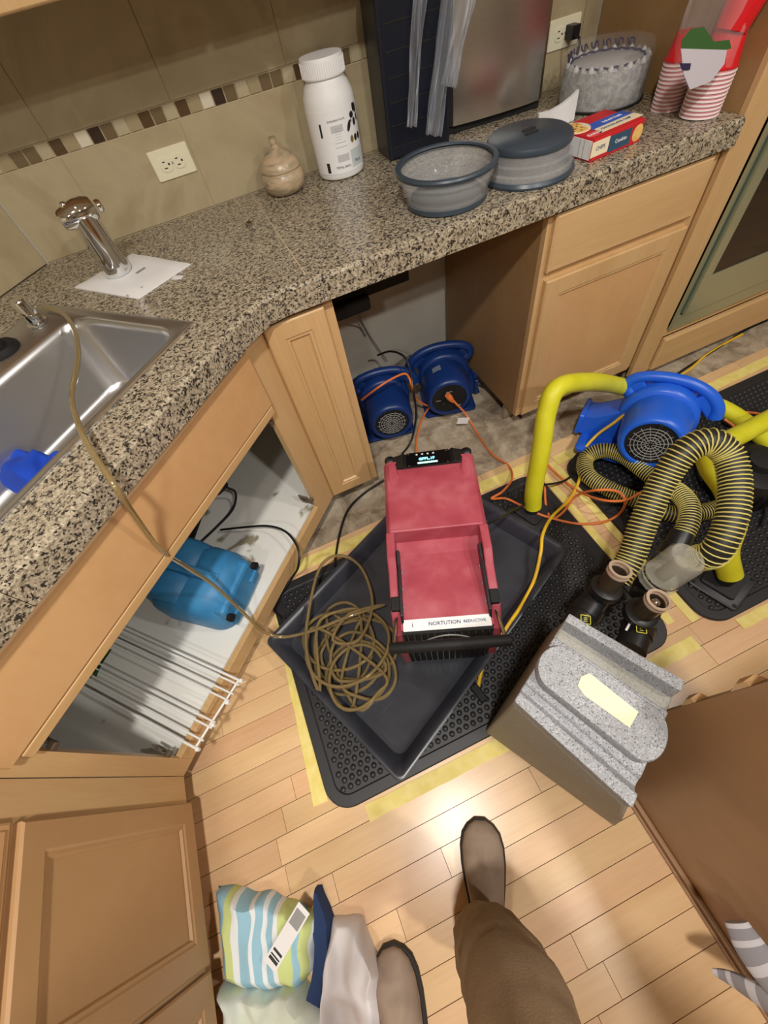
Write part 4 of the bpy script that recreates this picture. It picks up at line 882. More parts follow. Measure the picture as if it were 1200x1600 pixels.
# --- air movers
mk0 = mk
def air_mover(label, m, body, face='grille', s=1.0, tagc=None, group='air movers', ol=.262, flip=1):
    o = thing('air_mover', label, 'air mover', m=m @ Matrix.Scale(s, 4), group=group)
    hc, R0 = .155, .125
    def mk(*a, **k):
        if flip < 0: g = a[1]; a = (a[0], ([(v[0], -v[1], v[2]) for v in g[0]], g[1])) + a[2:]
        return mk0(*a, **k)
    # volute outline in the y-z plane, outlet towards -y
    out = []
    for k in range(22):
        a = D(-70 + k * 250 / 21); r = R0 + .020 * (k / 21)
        out.append((r * math.cos(a), hc + r * math.sin(a)))
    out += [(-ol + .045, .105), (-ol, .098), (-ol, .020), (-.20, .012), (.07, .012)]
    def vr(x, k, dz=0): return [(x, y * k if y > -.17 else y, (z - hc) * k + hc if y > -.17 else z * (1 if k > .97 else .97)) for y, z in out]
    mk('volute_housing', loft([vr(-.120, .90), vr(-.108, .97), vr(-.095, 1), vr(-.010, 1), vr(.004, .97), vr(.012, .90)]), body, o, world=False, smooth=45)
    mk('base_foot', join(loft([[(x, y, z) for x, y in rrect(w, d, .02, 4, .005, -ol / 2 + .07)] for w, d, z in ((.24, ol + .10, 0), (.24, ol + .10, .012), (.22, ol + .08, .018))])), body, o, world=False, smooth=40)
    mk('outlet_lip', xf(loft([[(x, -ol - dy, z) for x, z in rrect(w, h, .012, 3, -.052, .060)] for w, h, dy in ((.150, .092, -.008), (.156, .098, 0), (.156, .098, .010), (.140, .080, .012))]), I), body, o, world=False, smooth=40)
    mk('outlet_mouth', xf(box(-.117, .013, -ol - .0135, -ol - .0115, .024, .096), I), M['matte_black'], o, world=False)
    AX = Matrix.Translation((0, 0, hc)) @ Matrix.Rotation(PI / 2, 4, 'Y')
    mk('drum', xf(lathe([(.112, -.01), (.118, .03), (.116, .10), (.114, .145), (.110, .165), (.102, .176), (.094, .178), (.088, .176), (.085, .168)], 44), AX), body, o, world=False, smooth=50)
    mk('drum_back', xf(lathe([(.104, -.115), (.096, -.130), (.076, -.138), (.001, -.138)], 40, False), AX), body, o, world=False, smooth=50)
    if face == 'grille':
        g = mk('intake_grille', xf(lathe([(.001, .1640), (.086, .1660), (.086, .1700), (.001, .1710)], 36), AX), M['matte_black'], o, world=False)
        for r in (.018, .030, .042, .054, .066):
            mk('grille_ring', xf(tube([(r * math.cos(2 * PI * k / 24), r * math.sin(2 * PI * k / 24), .1740) for k in range(24)], .0016, 5, True, smooth=1), AX), M['grille_grey'], g, world=False, smooth=True)
        for k in range(16):
            a = 2 * PI * k / 16
            mk('grille_spoke', xf(tube([(r * math.cos(a), r * math.sin(a), .1735) for r in (.016 if k % 2 else .006, .074)], .0013, 4, smooth=1), AX), M['grille_grey'], g, world=False)
        mk('latch_tab', xf(box(-.092, -.076, -.008, .008, .1700, .1820), AX), M['matte_black'], o, world=False, bevel=.002)
    else:
        g = mk('control_panel', xf(lathe([(.001, .1660), (.086, .1680), (.086, .1720), (.001, .1740)], 36), AX), M['matte_black'], o, world=False)
        for (a, b, w, h) in ((-.02, .03, .022, .014), (-.03, -.02, .026, .018), (.02, .03, .024, .020), (.02, -.025, .026, .022)):
            mk('outlet_socket', xf(box(a - w / 2, a + w / 2, b - h / 2, b + h / 2, .1740, .1790), AX), M['black_plastic'], g, world=False, bevel=.0015)
        for (a, b, w) in ((-.045, .0, .03), (0, .055, .025), (.05, -.05, .02)):
            mk('panel_print', xf(box(a - .002, a + .002, b - w / 2, b + w / 2, .1746, .1752), AX), M['grille_grey'], g, world=False)
    P = [(-.05, -.118, .205), (-.05, -.150, .240), (-.05, -.125, .280), (-.05, -.05, .302), (-.05, .04, .302), (-.05, .115, .277), (-.05, .160, .235), (-.05, .172, .195)]
    mk('handle', tube(P, lambda t: .0200 + .006 * abs(2 * t - 1) ** 2, 14, smooth=6), body, o, world=False, smooth=True)
    mk('handle_web', loft([[(x, y, z) for y, z in ((-.125, .20), (-.140, .25), (-.105, .285), (-.08, .25))] for x in (-.066, -.034)]), body, o, world=False, bevel=.006)
    mk('handle_web', loft([[(x, y, z) for y, z in ((.150, .185), (.150, .245), (.105, .285), (.08, .25))] for x in (-.066, -.034)]), body, o, world=False, bevel=.006)
    if tagc: mk('rating_sticker', xf(loft([[(r * math.cos(a), r * math.sin(a), z) for a in [tagc + k * .06 for k in range(7)] for _ in (0,)] + [(r * math.cos(a), r * math.sin(a), z) for a in []] for r, z in ((.1226, .055), (.1226, .090))], False, False, closed=False), AX), mat('sticker_grey', srgb(110, 120, 140), .5), o, world=False)
    return o
amB = air_mover('bright blue air mover with round grille standing on the right drying mat', T(1.192, .662, .030, rz=D(216)) @ Matrix.Rotation(-.20, 4, 'Y'), M['bright_blue'], 'grille', .95)
mk('lime_sticker', xf(lathe([(.001, 0), (.012, 0), (.001, .001)], 3), T(.013, .06, .23, 0, PI / 2)), M['green'], amB, world=False)
am1 = air_mover('dark blue air mover with black control panel and orange plug in the dishwasher bay', T(.692, 1.385, -.011, rz=D(-107)), M['navy_blue'], 'panel', .88, tagc=2.6, ol=.175, flip=-1)
am2 = air_mover('dark blue air mover with round wire grille, left one in the dishwasher bay', T(.402, 1.385, -.011, rz=D(-103)), M['navy_blue'], 'grille', .86, ol=.175)
# small teal blower lying in the sink cabinet
tb = thing('mini_blower', 'dusty light blue compact air mover lying inside the open sink cabinet', 'air mover', m=Matrix.Translation((-.510, .800, .139)) @ Matrix.Rotation(-PI / 4 + .12, 4, 'Z') @ Matrix.Scale(1.10, 4))
def bl(w, d, z, r): return [(x, y, z) for x, y in rrect(w, d, r, 6)]
mk('blower_body', loft([bl(.25, .20, .0, .05), bl(.27, .22, .02, .06), bl(.27, .22, .10, .07), bl(.24, .195, .145, .075), bl(.19, .15, .165, .07)]), M['teal_blue'], tb, world=False, smooth=60)
mk('lobe', xf(lathe([(.001, -.060), (.07, -.060), (.085, -.045), (.085, .03), (.07, .045), (.001, .045)], 32), T(-.045, -.045, .105, PI / 2)), M['teal_blue'], tb, world=False, smooth=50)
mk('lobe', xf(lathe([(.001, -.045), (.07, -.045), (.085, -.03), (.085, .045), (.07, .060), (.001, .060)], 32), T(-.045, .055, .105, PI / 2)), M['teal_blue'], tb, world=False, smooth=50)
mk('ridge', xf(loft([[(x, y, z) for x, z in ((-.14, .10), (-.13, .175), (-.06, .205), (.02, .195), (.10, .165), (.115, .10))] for y in (-.013, -.009, .009, .013)]), I), M['teal_blue'], tb, world=False, bevel=.006)
mk('side_step', box(.100, .142, -.085, .085, .02, .125), M['teal_blue'], tb, world=False, bevel=.012)
for y in (-.065, .065):
    mk('side_rib', box(.138, .150, y - .028, y + .028, .06, .075), M['teal_blue'], tb, world=False, bevel=.003)
    mk('foot_cap', xf(lathe([(.001, 0), (.011, 0), (.012, .014), (.001, .016)], 14), T(.143, y * 1.25, .095, 0, PI / 2)), M['matte_black'], tb, world=False, smooth=True)
mk('label', xf(box(-.030, .030, -.020, .020, 0, .001), T(.055, -.045, .150, rx=.25, ry=.3)), mat('faded_label', srgb(90, 130, 160), .6), tb, world=False)

# --- hoses
def hose(label, P, r, mt, name='hose'):
    return tag(mk(name, tube(P, r, 18, smooth=8), mt, smooth=True), label, 'hose')
hose('tall yellow hose bending from the big mat back behind the bright blue air mover',
     [(.675, .632, .050), (0.6789, 0.6537, 0.1300), (0.7120, 0.7025, 0.2900), (0.7397, 0.7476, 0.4000), (0.7916, 0.7786, 0.4550), (0.9538, 0.8105, 0.3800), (1.1383, 0.8451, 0.2550), (1.2876, 0.8287, 0.1650), (1.4563, 0.7982, 0.0800), (1.5546, 0.7369, 0.0550), (1.5949, 0.6189, 0.0500), (1.5752, 0.3826, 0.0500)], .031, M['hose_yellow'])
hose('thick yellow hose rising from the right mat flange under the black ribbed hose arch',
     [(1.045, .125, .062), (1.0358, 0.1832, 0.1400), (1.0787, 0.2366, 0.2000), (1.0894, 0.3046, 0.2600), (1.0932, 0.3878, 0.2900), (1.1460, 0.4439, 0.2800), (1.2805, 0.4705, 0.2200), (1.4345, 0.4939, 0.1700), (1.6779, 0.5230, 0.1200)], .034, M['hose_yellow'])
def ribbed(label, P, r, pitch=.0085):
    o = thing('ribbed_hose', label, 'hose', P[0], group='ribbed hoses')
    mk('hose_wall', tube(P, r * .93, 18, smooth=10), M['hose_black'], o, smooth=True)
    mk('spiral_rib', helix(P, r, pitch, .0019), M['rib_yellow'], o, smooth=True)
    return o
hA = [(0.6212, 0.2241, 0.2700), (0.6788, 0.2505, 0.3000), (0.7446, 0.3071, 0.3600), (0.8204, 0.3610, 0.4300), (0.8793, 0.3855, 0.4900), (0.9317, 0.3743, 0.5100), (0.9551, 0.3262, 0.4900), (0.9246, 0.2583, 0.4600), (0.8660, 0.1904, 0.4200), (0.8231, 0.1576, 0.3700), (0.8295, 0.1726, 0.3000)]
ribbed('large black ribbed hose with yellow spiral arching high in front of the blue air mover', hA, .0345, .0105)
hB = [(1.2806, 0.3196, 0.0500), (1.1635, 0.3379, 0.0500), (1.0689, 0.3803, 0.0500), (1.0185, 0.4638, 0.0500), (0.9614, 0.5577, 0.0500), (0.9342, 0.6563, 0.0500), (0.9741, 0.7196, 0.0600), (1.0277, 0.7039, 0.0900), (1.0674, 0.6411, 0.1000), (1.0820, 0.5279, 0.1000), (1.1002, 0.4427, 0.1000), (1.1152, 0.3800, 0.1100)]
ribbed('black ribbed hose with yellow spiral looping low before the air mover grille', hB, .0285)
hC = [(1.0246, 0.4429, 0.1700), (1.0230, 0.3955, 0.2000), (0.9964, 0.3330, 0.2200), (0.9547, 0.2896, 0.2200), (0.9088, 0.2588, 0.2000)]
ribbed('short black ribbed hose piece bending down into the black connector by the clear filter jar', hC, .0285)

# --- grey speckled vacuum unit
gb = thing('vacuum_unit', 'grey speckled floor drying vacuum unit with tape strip on its ribbed top', 'machine', (.27, .02, 0))
ztop = .600
T4 = [Vector((0.3215, 0.1405, 0.6000)), Vector((0.1447, 0.0532, 0.6000)), Vector((0.2222, -0.1459, 0.6000)), Vector((0.4181, -0.0393, 0.6000))]   # A D C B
A_, D_, C_, B_ = T4
def lp(p, q, t): return p.lerp(q, t)
top6 = [A_, D_, C_, lp(C_, B_, .12), lp(C_, B_, .7), B_]
bot6 = [Vector((.455, .215, .015)), Vector((.130, .056, .015)), Vector((.318, -.262, .015)), Vector((.372, -.235, .015)), Vector((.374, -.052, .015)), Vector((.470, -.035, .015))]
mid6 = [lp(b, t, .40) for b, t in zip(bot6, top6)]
mk('housing', loft([bot6, mid6, [Vector((p.x, p.y, .560)) for p in top6], [Vector((p.x * .992 + .002, p.y, .568)) for p in top6]]), M['grey_body'], gb, bevel=.006)
# top relief: profile across the A-D direction, extruded along A-B
uA = (A_ - D_); vA = (B_ - A_)
prof = [(0, -.035), (0, 0), (.095, 0), (.11, -.014), (.15, -.026), (.20, -.022), (.22, -.016), (.74, -.016), (.77, -.034), (.875, -.034), (.91, 0), (1, 0), (1, -.045)]
def P3(s, t, dz): return (D_ .lerp(C_, t)).lerp(A_.lerp(B_, t), s) + Vector((0, 0, dz))
def edge(t):  # rounded ends
    return t
mk('top_relief', loft([[P3(s, t, dz) for s, dz in prof] for t in (0, .012, .35, .65, .965, .985)]), M['granite_plastic'], gb, bevel=.004)
st = []
for k in range(32):
    a = 2 * PI * k / 32; c, s_ = math.cos(a), math.sin(a)
    tt = .5 + (.36 if c > 0 else -.36) + c * .155; ss = .47 + s_ * .205
    st.append((ss, tt))
mk('raised_plate', loft([[P3(.47 + (s - .47) * k, .5 + (t - .5) * (1 if k == 1 else .985), dz) for s, t in st] for k, dz in ((1, -.018), (1, .009), (.955, .013))]), M['granite_plastic'], gb, smooth=30)
mk('tape_strip', loft([[P3(s, t, .0134 + dd) for s, t in ((.44, .33), (.41, .40), (.42, .76), (.56, .77), (.59, .36), (.52, .32))] for dd in (0, .0008)]), mat('tape_pale', srgb(222, 214, 182), .6), gb)

def aim(p, q):  # matrix at p whose z axis points to q
    z = (Vector(q) - Vector(p)).normalized(); x = z.orthogonal().normalized(); y = z.cross(x)
    m = Matrix((x, y, z)).transposed().to_4x4(); m.translation = p; return m
def cyl(a, b, prof, n=28, caps=True):
    d = (Vector(b) - Vector(a)).length
    return xf(lathe([(r, t * d) for r, t in (prof if caps else prof + prof[:1])], n, caps, caps), aim(a, b))
def manifold(a, b, label, strip=None):
    o = thing('inlet_pipe', label, 'pipe', a)
    mk('pipe', cyl(a, b, [(.001, 0), (.036, 0), (.036, .30), (.039, .31), (.039, .50), (.034, .52), (.034, .80), (.038, .82), (.038, .98), (.001, 1)]), M['black_plastic'], o, smooth=True)
    return o
def relief(a, b, label, hub=True):
    o = thing('relief_valve', label, 'valve', a)
    mk('valve_collar', cyl(a, b, [(.001, 0), (.038, 0), (.040, .10), (.040, .22), (.032, .26), (.001, .26)]), M['black_plastic'], o, smooth=True)
    mk('valve_body', cyl(a, b, [(.026, .2), (.026, .86), (.020, .86), (.020, .3)], caps=False), mat('smoked_brown', srgb(62, 52, 40), .25) if 'smoked_brown' not in bpy.data.materials else bpy.data.materials['smoked_brown'], o, smooth=True)
    for t in (.84, .95): mk('brass_ring', cyl(a, b, [(.0215, t), (.0285, t), (.0285, t + .05), (.0215, t + .05)], 30, False), M['brass'], o, smooth=True)
    mk('valve_bore', cyl(a, b, [(.001, .60), (.0214, .60), (.0214, .62), (.001, .62)], 24), M['rust'], o)
    if hub: mk('valve_hub', cyl(a, b, [(.001, .62), (.011, .62), (.010, .86), (.001, .90)], 20), M['chrome'], o, smooth=True)
    return o
manifold((0.4376, 0.1586, 0.2600), (0.5892, 0.2237, 0.2600), 'black inlet pipe fitting leaving the grey unit nearest the tray')
manifold((0.5328, 0.0587, 0.2600), (0.6526, 0.1350, 0.2500), 'black inlet pipe fitting with yellow label leaving the grey unit nearest the island')
manifold((0.6834, 0.1606, 0.2000), (0.7950, 0.2159, 0.2200), 'black coupling behind the clear filter jar')
relief((0.5577, 0.2054, 0.2900), (0.5835, 0.2166, 0.3900), 'brass-ringed relief valve under the end of the big ribbed hose', hub=False)
relief((0.5910, 0.1171, 0.2900), (0.6066, 0.1159, 0.3900), 'brass-ringed relief valve with a metal hub, in front of the clear jar')
for (px, s_) in (((0.5690, 0.0862, 0.3050), .0145), ((0.4654, 0.1617, 0.3050), .0140)):
    o = tag(mk('yellow_frame_label', xf(join(box(-s_, s_, -.011, -.0096, 0, .001), box(-s_, s_, .0096, .011, 0, .001), box(-s_, -s_ + .0014, -.011, .011, 0, .001), box(s_ - .0014, s_, -.011, .011, 0, .001), box(-.005, .005, -.005, -.004, 0, .001), box(-.005, .005, -.0005, .0005, 0, .001), box(-.005, .005, .004, .005, 0, .001)), T(*px, rx=.2, ry=.35, rz=-.5)), M['lime']), 'yellow outlined sticker on the black inlet pipe ' + ('with the metal-hubbed valve' if s_ > .0142 else 'nearest the tray'), 'label')
jp = thing('filter_jar', 'clear cylindrical filter jar on black fittings beyond the grey unit', 'jar', (0.6980, 0.1853, 0.2700))
ja, jb = Vector((0.7200, 0.1789, 0.2600)), Vector((0.7511, 0.1733, 0.3800))
mk('jar_wall', cyl(ja, jb, [(.001, .04), (.040, .04), (.046, .08), (.046, .92), (.040, .99), (.030, 1.0), (.028, .97), (.001, .97)], 36), M['jar'], jp, smooth=True)
mk('jar_collar', cyl(ja, jb, [(.044, -.04), (.050, -.04), (.052, .02), (.051, .14), (.044, .16)], 12), M['jar'], jp)
mk('jar_ring', cyl(ja, jb, [(.045, .16), (.0480, .16), (.0480, .20), (.045, .20)], 32, False), M['chrome'], jp, smooth=True)
mk('jar_base', cyl(ja - (jb - ja) * .5, ja, [(.001, 0), (.030, 0), (.032, .5), (.040, .7), (.040, 1.0), (.001, 1)], 28), M['black_plastic'], jp, smooth=True)
mk('jar_filter', cyl(ja, jb, [(.001, .05), (.018, .05), (.018, .8), (.001, .8)], 20), mat('filter_grey', srgb(120, 112, 92), .6), jp, smooth=True)
hc_ = thing('hose_connector', 'black hose connector sleeve joining a ribbed hose near the clear jar', 'connector', (0.9391, 0.2674, 0.1600))
mk('sleeve', cyl((0.9215, 0.2708, 0.2100), (0.8595, 0.2284, 0.1700), [(.001, 0), (.032, 0), (.034, .2), (.034, .5), (.040, .52), (.040, .95), (.001, 1)]), M['black_plastic'], hc_, smooth=True)
tag(mk('zip_tie', tube([(0.6105, 0.1358, 0.3000), (0.5828, 0.1267, 0.3100), (0.5596, 0.1103, 0.3000), (0.5410, 0.0992, 0.2900)], .003, 6), M['white'], smooth=True), 'pale twist of tape between the two black inlet pipes', 'tie')
bd = thing('blower_drum', 'black round motor housing on the right mat behind the ribbed hose', 'motor', (1.37, .375, .0137))
mk('drum_body', lathe([(.001, 0), (.105, 0), (.110, .01), (.110, .10), (.100, .125), (.06, .135), (.001, .137)], 36), M['black_plastic'], bd, world=False, smooth=True)
mk('drum_cap', lathe([(.001, .136), (.045, .136), (.042, .160), (.001, .165)], 28), M['matte_black'], bd, world=False, smooth=True)
mk('drum_fins', join(*[xf(box(.108, .114, -.003, .003, .02, .095), T(rz=2 * PI * k / 24)) for k in range(24)]), M['matte_black'], bd, world=False)

# --- cords
def cord(label, P, r, mt, name='electric_cable', sm=7):
    return tag(mk(name, tube(P, r, 8, smooth=sm), M[mt], smooth=True), label, 'cord', 'electric cords')
c1 = cord('orange cord from the control panel of the bay air mover down toward the yellow hose',
     [(0.6462, 1.2297, 0.1450), (0.6611, 1.2052, 0.1200), (0.7066, 1.1807, 0.0400), (0.7058, 1.0526, 0.0000), (0.7073, 0.9492, 0.0000), (0.7301, 0.8712, 0.0000), (0.6899, 0.7908, 0.0300), (0.6147, 0.7444, 0.0500), (0.5509, 0.7222, 0.0750), (0.6165, 0.7209, 0.0300), (0.6510, 0.6644, 0.0300), (0.6964, 0.5870, 0.0300), (0.7812, 0.5101, 0.0200), (0.8622, 0.4728, 0.0200), (0.9296, 0.4709, 0.0200), (0.9320, 0.4734, 0.1000), (0.9261, 0.5141, 0.1200), (0.8653, 0.5544, 0.1200), (0.8499, 0.6053, 0.0300), (0.7692, 0.5705, 0.0250), (0.7191, 0.5688, 0.0200), (0.7343, 0.6262, 0.0200), (0.7768, 0.6983, 0.0300)], .0045, 'cord_orange')
c2 = cord('orange cord looping over the low ribbed hose before the bright blue air mover',
     [(0.8537, 0.7969, 0.0200), (0.8603, 0.7138, 0.0200), (0.8727, 0.6166, 0.0300), (0.8712, 0.5194, 0.1000), (0.9193, 0.4743, 0.1200), (0.9778, 0.4710, 0.1300), (1.0297, 0.4670, 0.1300)], .0045, 'cord_orange')
cord('orange cord wrapped round the left dark blue air mover in the bay',
     [(0.2877, 1.3626, 0.2000), (0.3497, 1.2909, 0.2900), (0.4172, 1.2971, 0.3000), (0.4792, 1.3084, 0.2900), (0.4879, 1.2793, 0.2800), (0.4891, 1.2694, 0.2500), (0.5347, 1.3350, 0.1000), (0.5900, 1.3140, 0.0500), (0.6117, 1.3381, 0.0400), (0.5542, 1.3227, 0.0000), (0.4760, 1.2319, -0.0050), (0.4174, 1.1236, -0.0050), (0.3759, 1.0309, -0.0050)], .0045, 'cord_orange')
cord('orange cord crossing the right mat beside the blue air mover handle',
     [(1.5363, 0.6226, 0.0600), (1.5430, 0.5695, 0.0500), (1.4968, 0.5198, 0.0500), (1.4910, 0.4850, 0.0400), (1.5142, 0.4447, 0.0300), (1.5504, 0.3845, 0.0300)], .0045, 'cord_orange')
cord('orange cord end running right from behind the blue air mover under the yellow hoses', [(1.5801, 0.6411, 0.0600), (1.6270, 0.6119, 0.0600), (1.7184, 0.5747, 0.0300)], .0045, 'cord_orange')
cord('yellow cord running from the blue air mover across the tray edge to the left mat',
     [(1.1595, 0.7608, 0.1900), (1.1141, 0.7686, 0.1400), (1.0601, 0.7747, 0.1000), (1.0046, 0.7631, 0.0600), (0.9541, 0.7163, 0.0400), (0.9063, 0.6609, 0.0300), (0.8269, 0.6089, 0.0200), (0.7119, 0.5652, 0.0400), (0.6181, 0.5001, 0.0900), (0.5760, 0.4488, 0.0850), (0.5094, 0.3809, 0.0600), (0.4194, 0.3215, 0.0700), (0.3439, 0.2812, 0.0900), (0.2627, 0.2384, 0.0700), (0.2200, 0.2176, 0.0200), (0.1743, 0.1704, 0.0180)], .0058, 'cord_yellow')
cord('yellow cord on the subfloor running out from under the oven cabinet', [(1.6481, 0.9387, 0.0000), (1.7189, 0.9515, -0.0050), (1.7761, 0.9668, -0.0050), (1.8375, 0.9857, -0.0050), (1.9659, 1.0053, -0.0050), (2.0850, 1.0143, -0.0040)], .0055, 'cord_yellow')
cord('black cord lying under the oven cabinet toe space', [(1.6276, 0.9505, -0.0060), (1.7538, 0.9725, -0.0060), (1.9218, 0.9972, -0.0060), (2.1207, 1.0289, -0.0060), (2.2551, 1.0313, -0.0060)], .005, 'black_plastic')
cord('black power cord from the red dehumidifier to the black plug by the yellow hose',
     [(0.3053, 0.5156, 0.3350), (0.3469, 0.5040, 0.3450), (0.4282, 0.5260, 0.3000), (0.5493, 0.5987, 0.1600), (0.6589, 0.6541, 0.0600), (0.7001, 0.6990, 0.0600), (0.7195, 0.6958, 0.0800), (0.7673, 0.6807, 0.0700), (0.8451, 0.6798, 0.0400), (0.9011, 0.6928, 0.0300)], .0042, 'black_plastic')
tag(mk('cable_coupler', cyl((0.9149, 0.6996, 0.0300), (0.9797, 0.7558, 0.0350), [(.001, 0), (.012, 0), (.020, .25), (.022, .8), (.016, 1), (.001, 1)], 18), M['matte_black'], smooth=True), 'black round cord connector lying beside the ribbed hose loop', 'connector')
tag(mk('cable_coupler', xf(box(-.012, .012, -.028, .028, 0, .022), T(*(0.1664, 0.1526, 0.0135), rz=.2)), M['matte_black'], bevel=.004), 'black socket end of the yellow cord on the mat', 'connector')
cord('black cord from the sink cabinet floor over its rail to the left mat',
     [(-0.4359, 1.0366, 0.1600), (-0.3465, 0.9884, 0.1800), (-0.2533, 0.9382, 0.1900), (-0.1961, 0.8645, 0.2100), (-0.1787, 0.7868, 0.2000), (-0.2042, 0.7473, 0.1600), (-0.2516, 0.7846, 0.0500), (-0.2888, 0.7697, 0.0300), (-0.3407, 0.7435, 0.0200), (-0.3605, 0.7067, 0.0200), (-0.3422, 0.6598, 0.0220)], .0042, 'black_plastic')
cord('black cord running from the narrow cabinet foot to the left mat behind the tube coil', [(0.2324, 1.0509, 0.0200), (0.1357, 1.0442, 0.0000), (0.0446, 1.0008, 0.0000), (-0.0170, 0.9278, 0.0000), (-0.0680, 0.8328, 0.0100), (-0.0974, 0.7664, 0.0180)], .0048, 'black_plastic')
cord('black cord draped down between the two dark blue air movers', [(0.4469, 1.5393, 0.2500), (0.4848, 1.4641, 0.3000), (0.5140, 1.3917, 0.3100), (0.5172, 1.3415, 0.2800), (0.4968, 1.2728, 0.2200), (0.4854, 1.2460, 0.1000), (0.4319, 1.2071, 0.0000), (0.3655, 1.1626, -0.0050)], .0045, 'black_plastic')
cord('thin black cord trailing in front of the black motor housing on the right mat', [(1.3789, 0.4970, 0.0500), (1.4278, 0.4531, 0.0400), (1.4320, 0.3903, 0.0300), (1.4008, 0.3077, 0.0200), (1.3563, 0.2547, 0.0200), (1.2994, 0.2204, 0.0200)], .0035, 'black_plastic')
cord('black cord along the right wall of the dishwasher bay', [(0.8339, 1.3205, 0.1000), (0.9029, 1.2558, 0.0200), (0.9230, 1.1476, -0.0040), (0.9322, 1.0841, -0.0040)], .005, 'black_plastic')
tag(mk('orange_plug', cyl((0.6297, 1.2215, 0.1700), (0.6529, 1.2134, 0.1250), [(.001, 0), (.012, 0), (.014, .3), (.011, .7), (.006, 1), (.001, 1)], 14), M['cord_orange'], smooth=True), 'orange plug in the control panel of the bay air mover', 'plug')
tag(mk('cord_tag', xf(box(-.026, .026, -.001, .001, 0, .035), T(*(0.6737, 1.1679, 0.0200), rz=-.3, ry=.2)), M['white']), 'white paper tag hanging from the orange cord in the bay', 'tag')
# under-counter bits in the bay
wl = thing('junction_box', 'black box and loose bare wires under the worktop in the dishwasher bay', 'box', (.42, 1.60, .60))
mk('box_body', box(.215, .517, 1.25, 1.40, .684, .85), M['matte_black'], wl, bevel=.006)
mk('box_body', box(.215, .365, 1.22, 1.36, .655, .70), M['matte_black'], wl, bevel=.01)
for k, P in enumerate([[(.33, 1.34, .66), (.40, 1.50, .52), (.43, 1.64, .38), (.47, 1.645, .25), (.52, 1.64, .12)], [(.30, 1.34, .66), (.36, 1.50, .50), (.42, 1.64, .35), (.44, 1.645, .29)], [(.35, 1.34, .66), (.43, 1.58, .55), (.45, 1.63, .46)]]):
    mk('wire', tube(P, .003, 6), M['grille_grey'], wl, smooth=True)
# sink cabinet contents
dsp_ = thing('waste_disposer', 'black garbage disposer and pipe hanging in the dark under the sink', 'disposer', (-.66, 1.16, .35))
mk('disposer_body', xf(lathe([(.001, 0), (.07, 0), (.085, .03), (.085, .22), (.06, .27), (.04, .30), (.04, .36), (.001, .36)], 28), T(-.70, 1.14, .33)), M['matte_black'], dsp_, smooth=True)
mk('drain_pipe', tube([(-.62, 1.18, .38), (-.54, 1.24, .33), (-.50, 1.30, .36), (-.52, 1.40, .40)], .022, 12), M['black_plastic'], dsp_, smooth=True)
pb = thing('power_adapter', 'black plug-in adapter with cord low on the sink cabinet wall', 'adapter', (-0.3857, 1.2025, 0.2000))
mk('adapter_body', xf(loft([[(x, y, z) for x, y in rrect(.07, .09, .02, 4)] for z in (0, .05, .06)]), T(*(-0.3949, 1.1982, 0.2200), rz=.6)), M['matte_black'], pb, smooth=40)
mk('adapter_cord', tube([(-0.3495, 1.1492, 0.2400), (-0.3354, 1.1462, 0.2000), (-0.3721, 1.1109, 0.1600), (-0.4481, 1.0690, 0.1500), (-0.5419, 1.0085, 0.1600)], .0045, 8), M['matte_black'], pb, smooth=True)
tag(mk('drain_board', xf(box(-.17, .17, -.05, .05, 0, .01), T(*(-0.5676, 1.1003, 0.1600), rz=1.1)), M['matte_black']), 'dark strip lying at the back of the sink cabinet floor', 'board')
lf = thing('leafy_plant', 'small green leaf sprig in the shade of the sink cabinet behind the wire rack', 'plant', (-0.9119, 0.7164, 0.1450))
for k in range(5):
    mk('leaf', xf(loft([[(x * s, x * x * 2, .0 + .002 * q) for x, s in ((0, 0), (0, 0))] for q in (0, 1)]) if 0 else ([(0, 0, 0), (.03, .018, .010), (.065, .012, .014), (.085, 0, .008), (.065, -.012, .012), (.03, -.018, .010), (.03, 0, .004), (.065, 0, .007)], [(0, 1, 6), (1, 2, 7, 6), (2, 3, 7), (3, 4, 7), (4, 5, 6, 7), (5, 0, 6)]), T(*(-0.9051, 0.7207, 0.1600), rz=k * 1.25, ry=-.5)), M['leaf'], lf, smooth=True)
# white wire rack, lying out over the cabinet rail
wr = thing('wire_rack', 'white wire rack lying across the sink cabinet floor and out over its front rail', 'rack', (-0.5560, 0.3975, 0.1700))
ra, rb = Vector((-0.4696, 0.4546, 0.1950)), Vector((-0.6267, 0.3344, 0.1850))
din = Vector((-.707, .707, 0)); wmt = mat('white_wire', srgb(240, 240, 238), .35)
ux = (rb - ra)
for t in (0, .06, .20, .30, .62, .70, .88, 1.0):
    a = ra + ux * t; mk('long_wire', tube([a - din * .012, a + din * .50 + Vector((0, 0, .004))], .0029 if t not in (0, 1.0) else .0038, 7, smooth=1), wmt, wr, smooth=True)
for q, zz in ((0, .004),):
    mk('cross_wire', tube([ra + din * q + Vector((0, 0, -zz)), rb + din * q + Vector((0, 0, -zz))], .0034, 7, smooth=1), wmt, wr, smooth=True)
for t in (.0, .33, .66, 1.0):
    a = ra + ux * t; mk('bent_end', xf(lathe([(.001, -.006), (.0055, -.006), (.0055, .006), (.001, .006)], 10), T(*(a - din * .012))), wmt, wr, smooth=True)

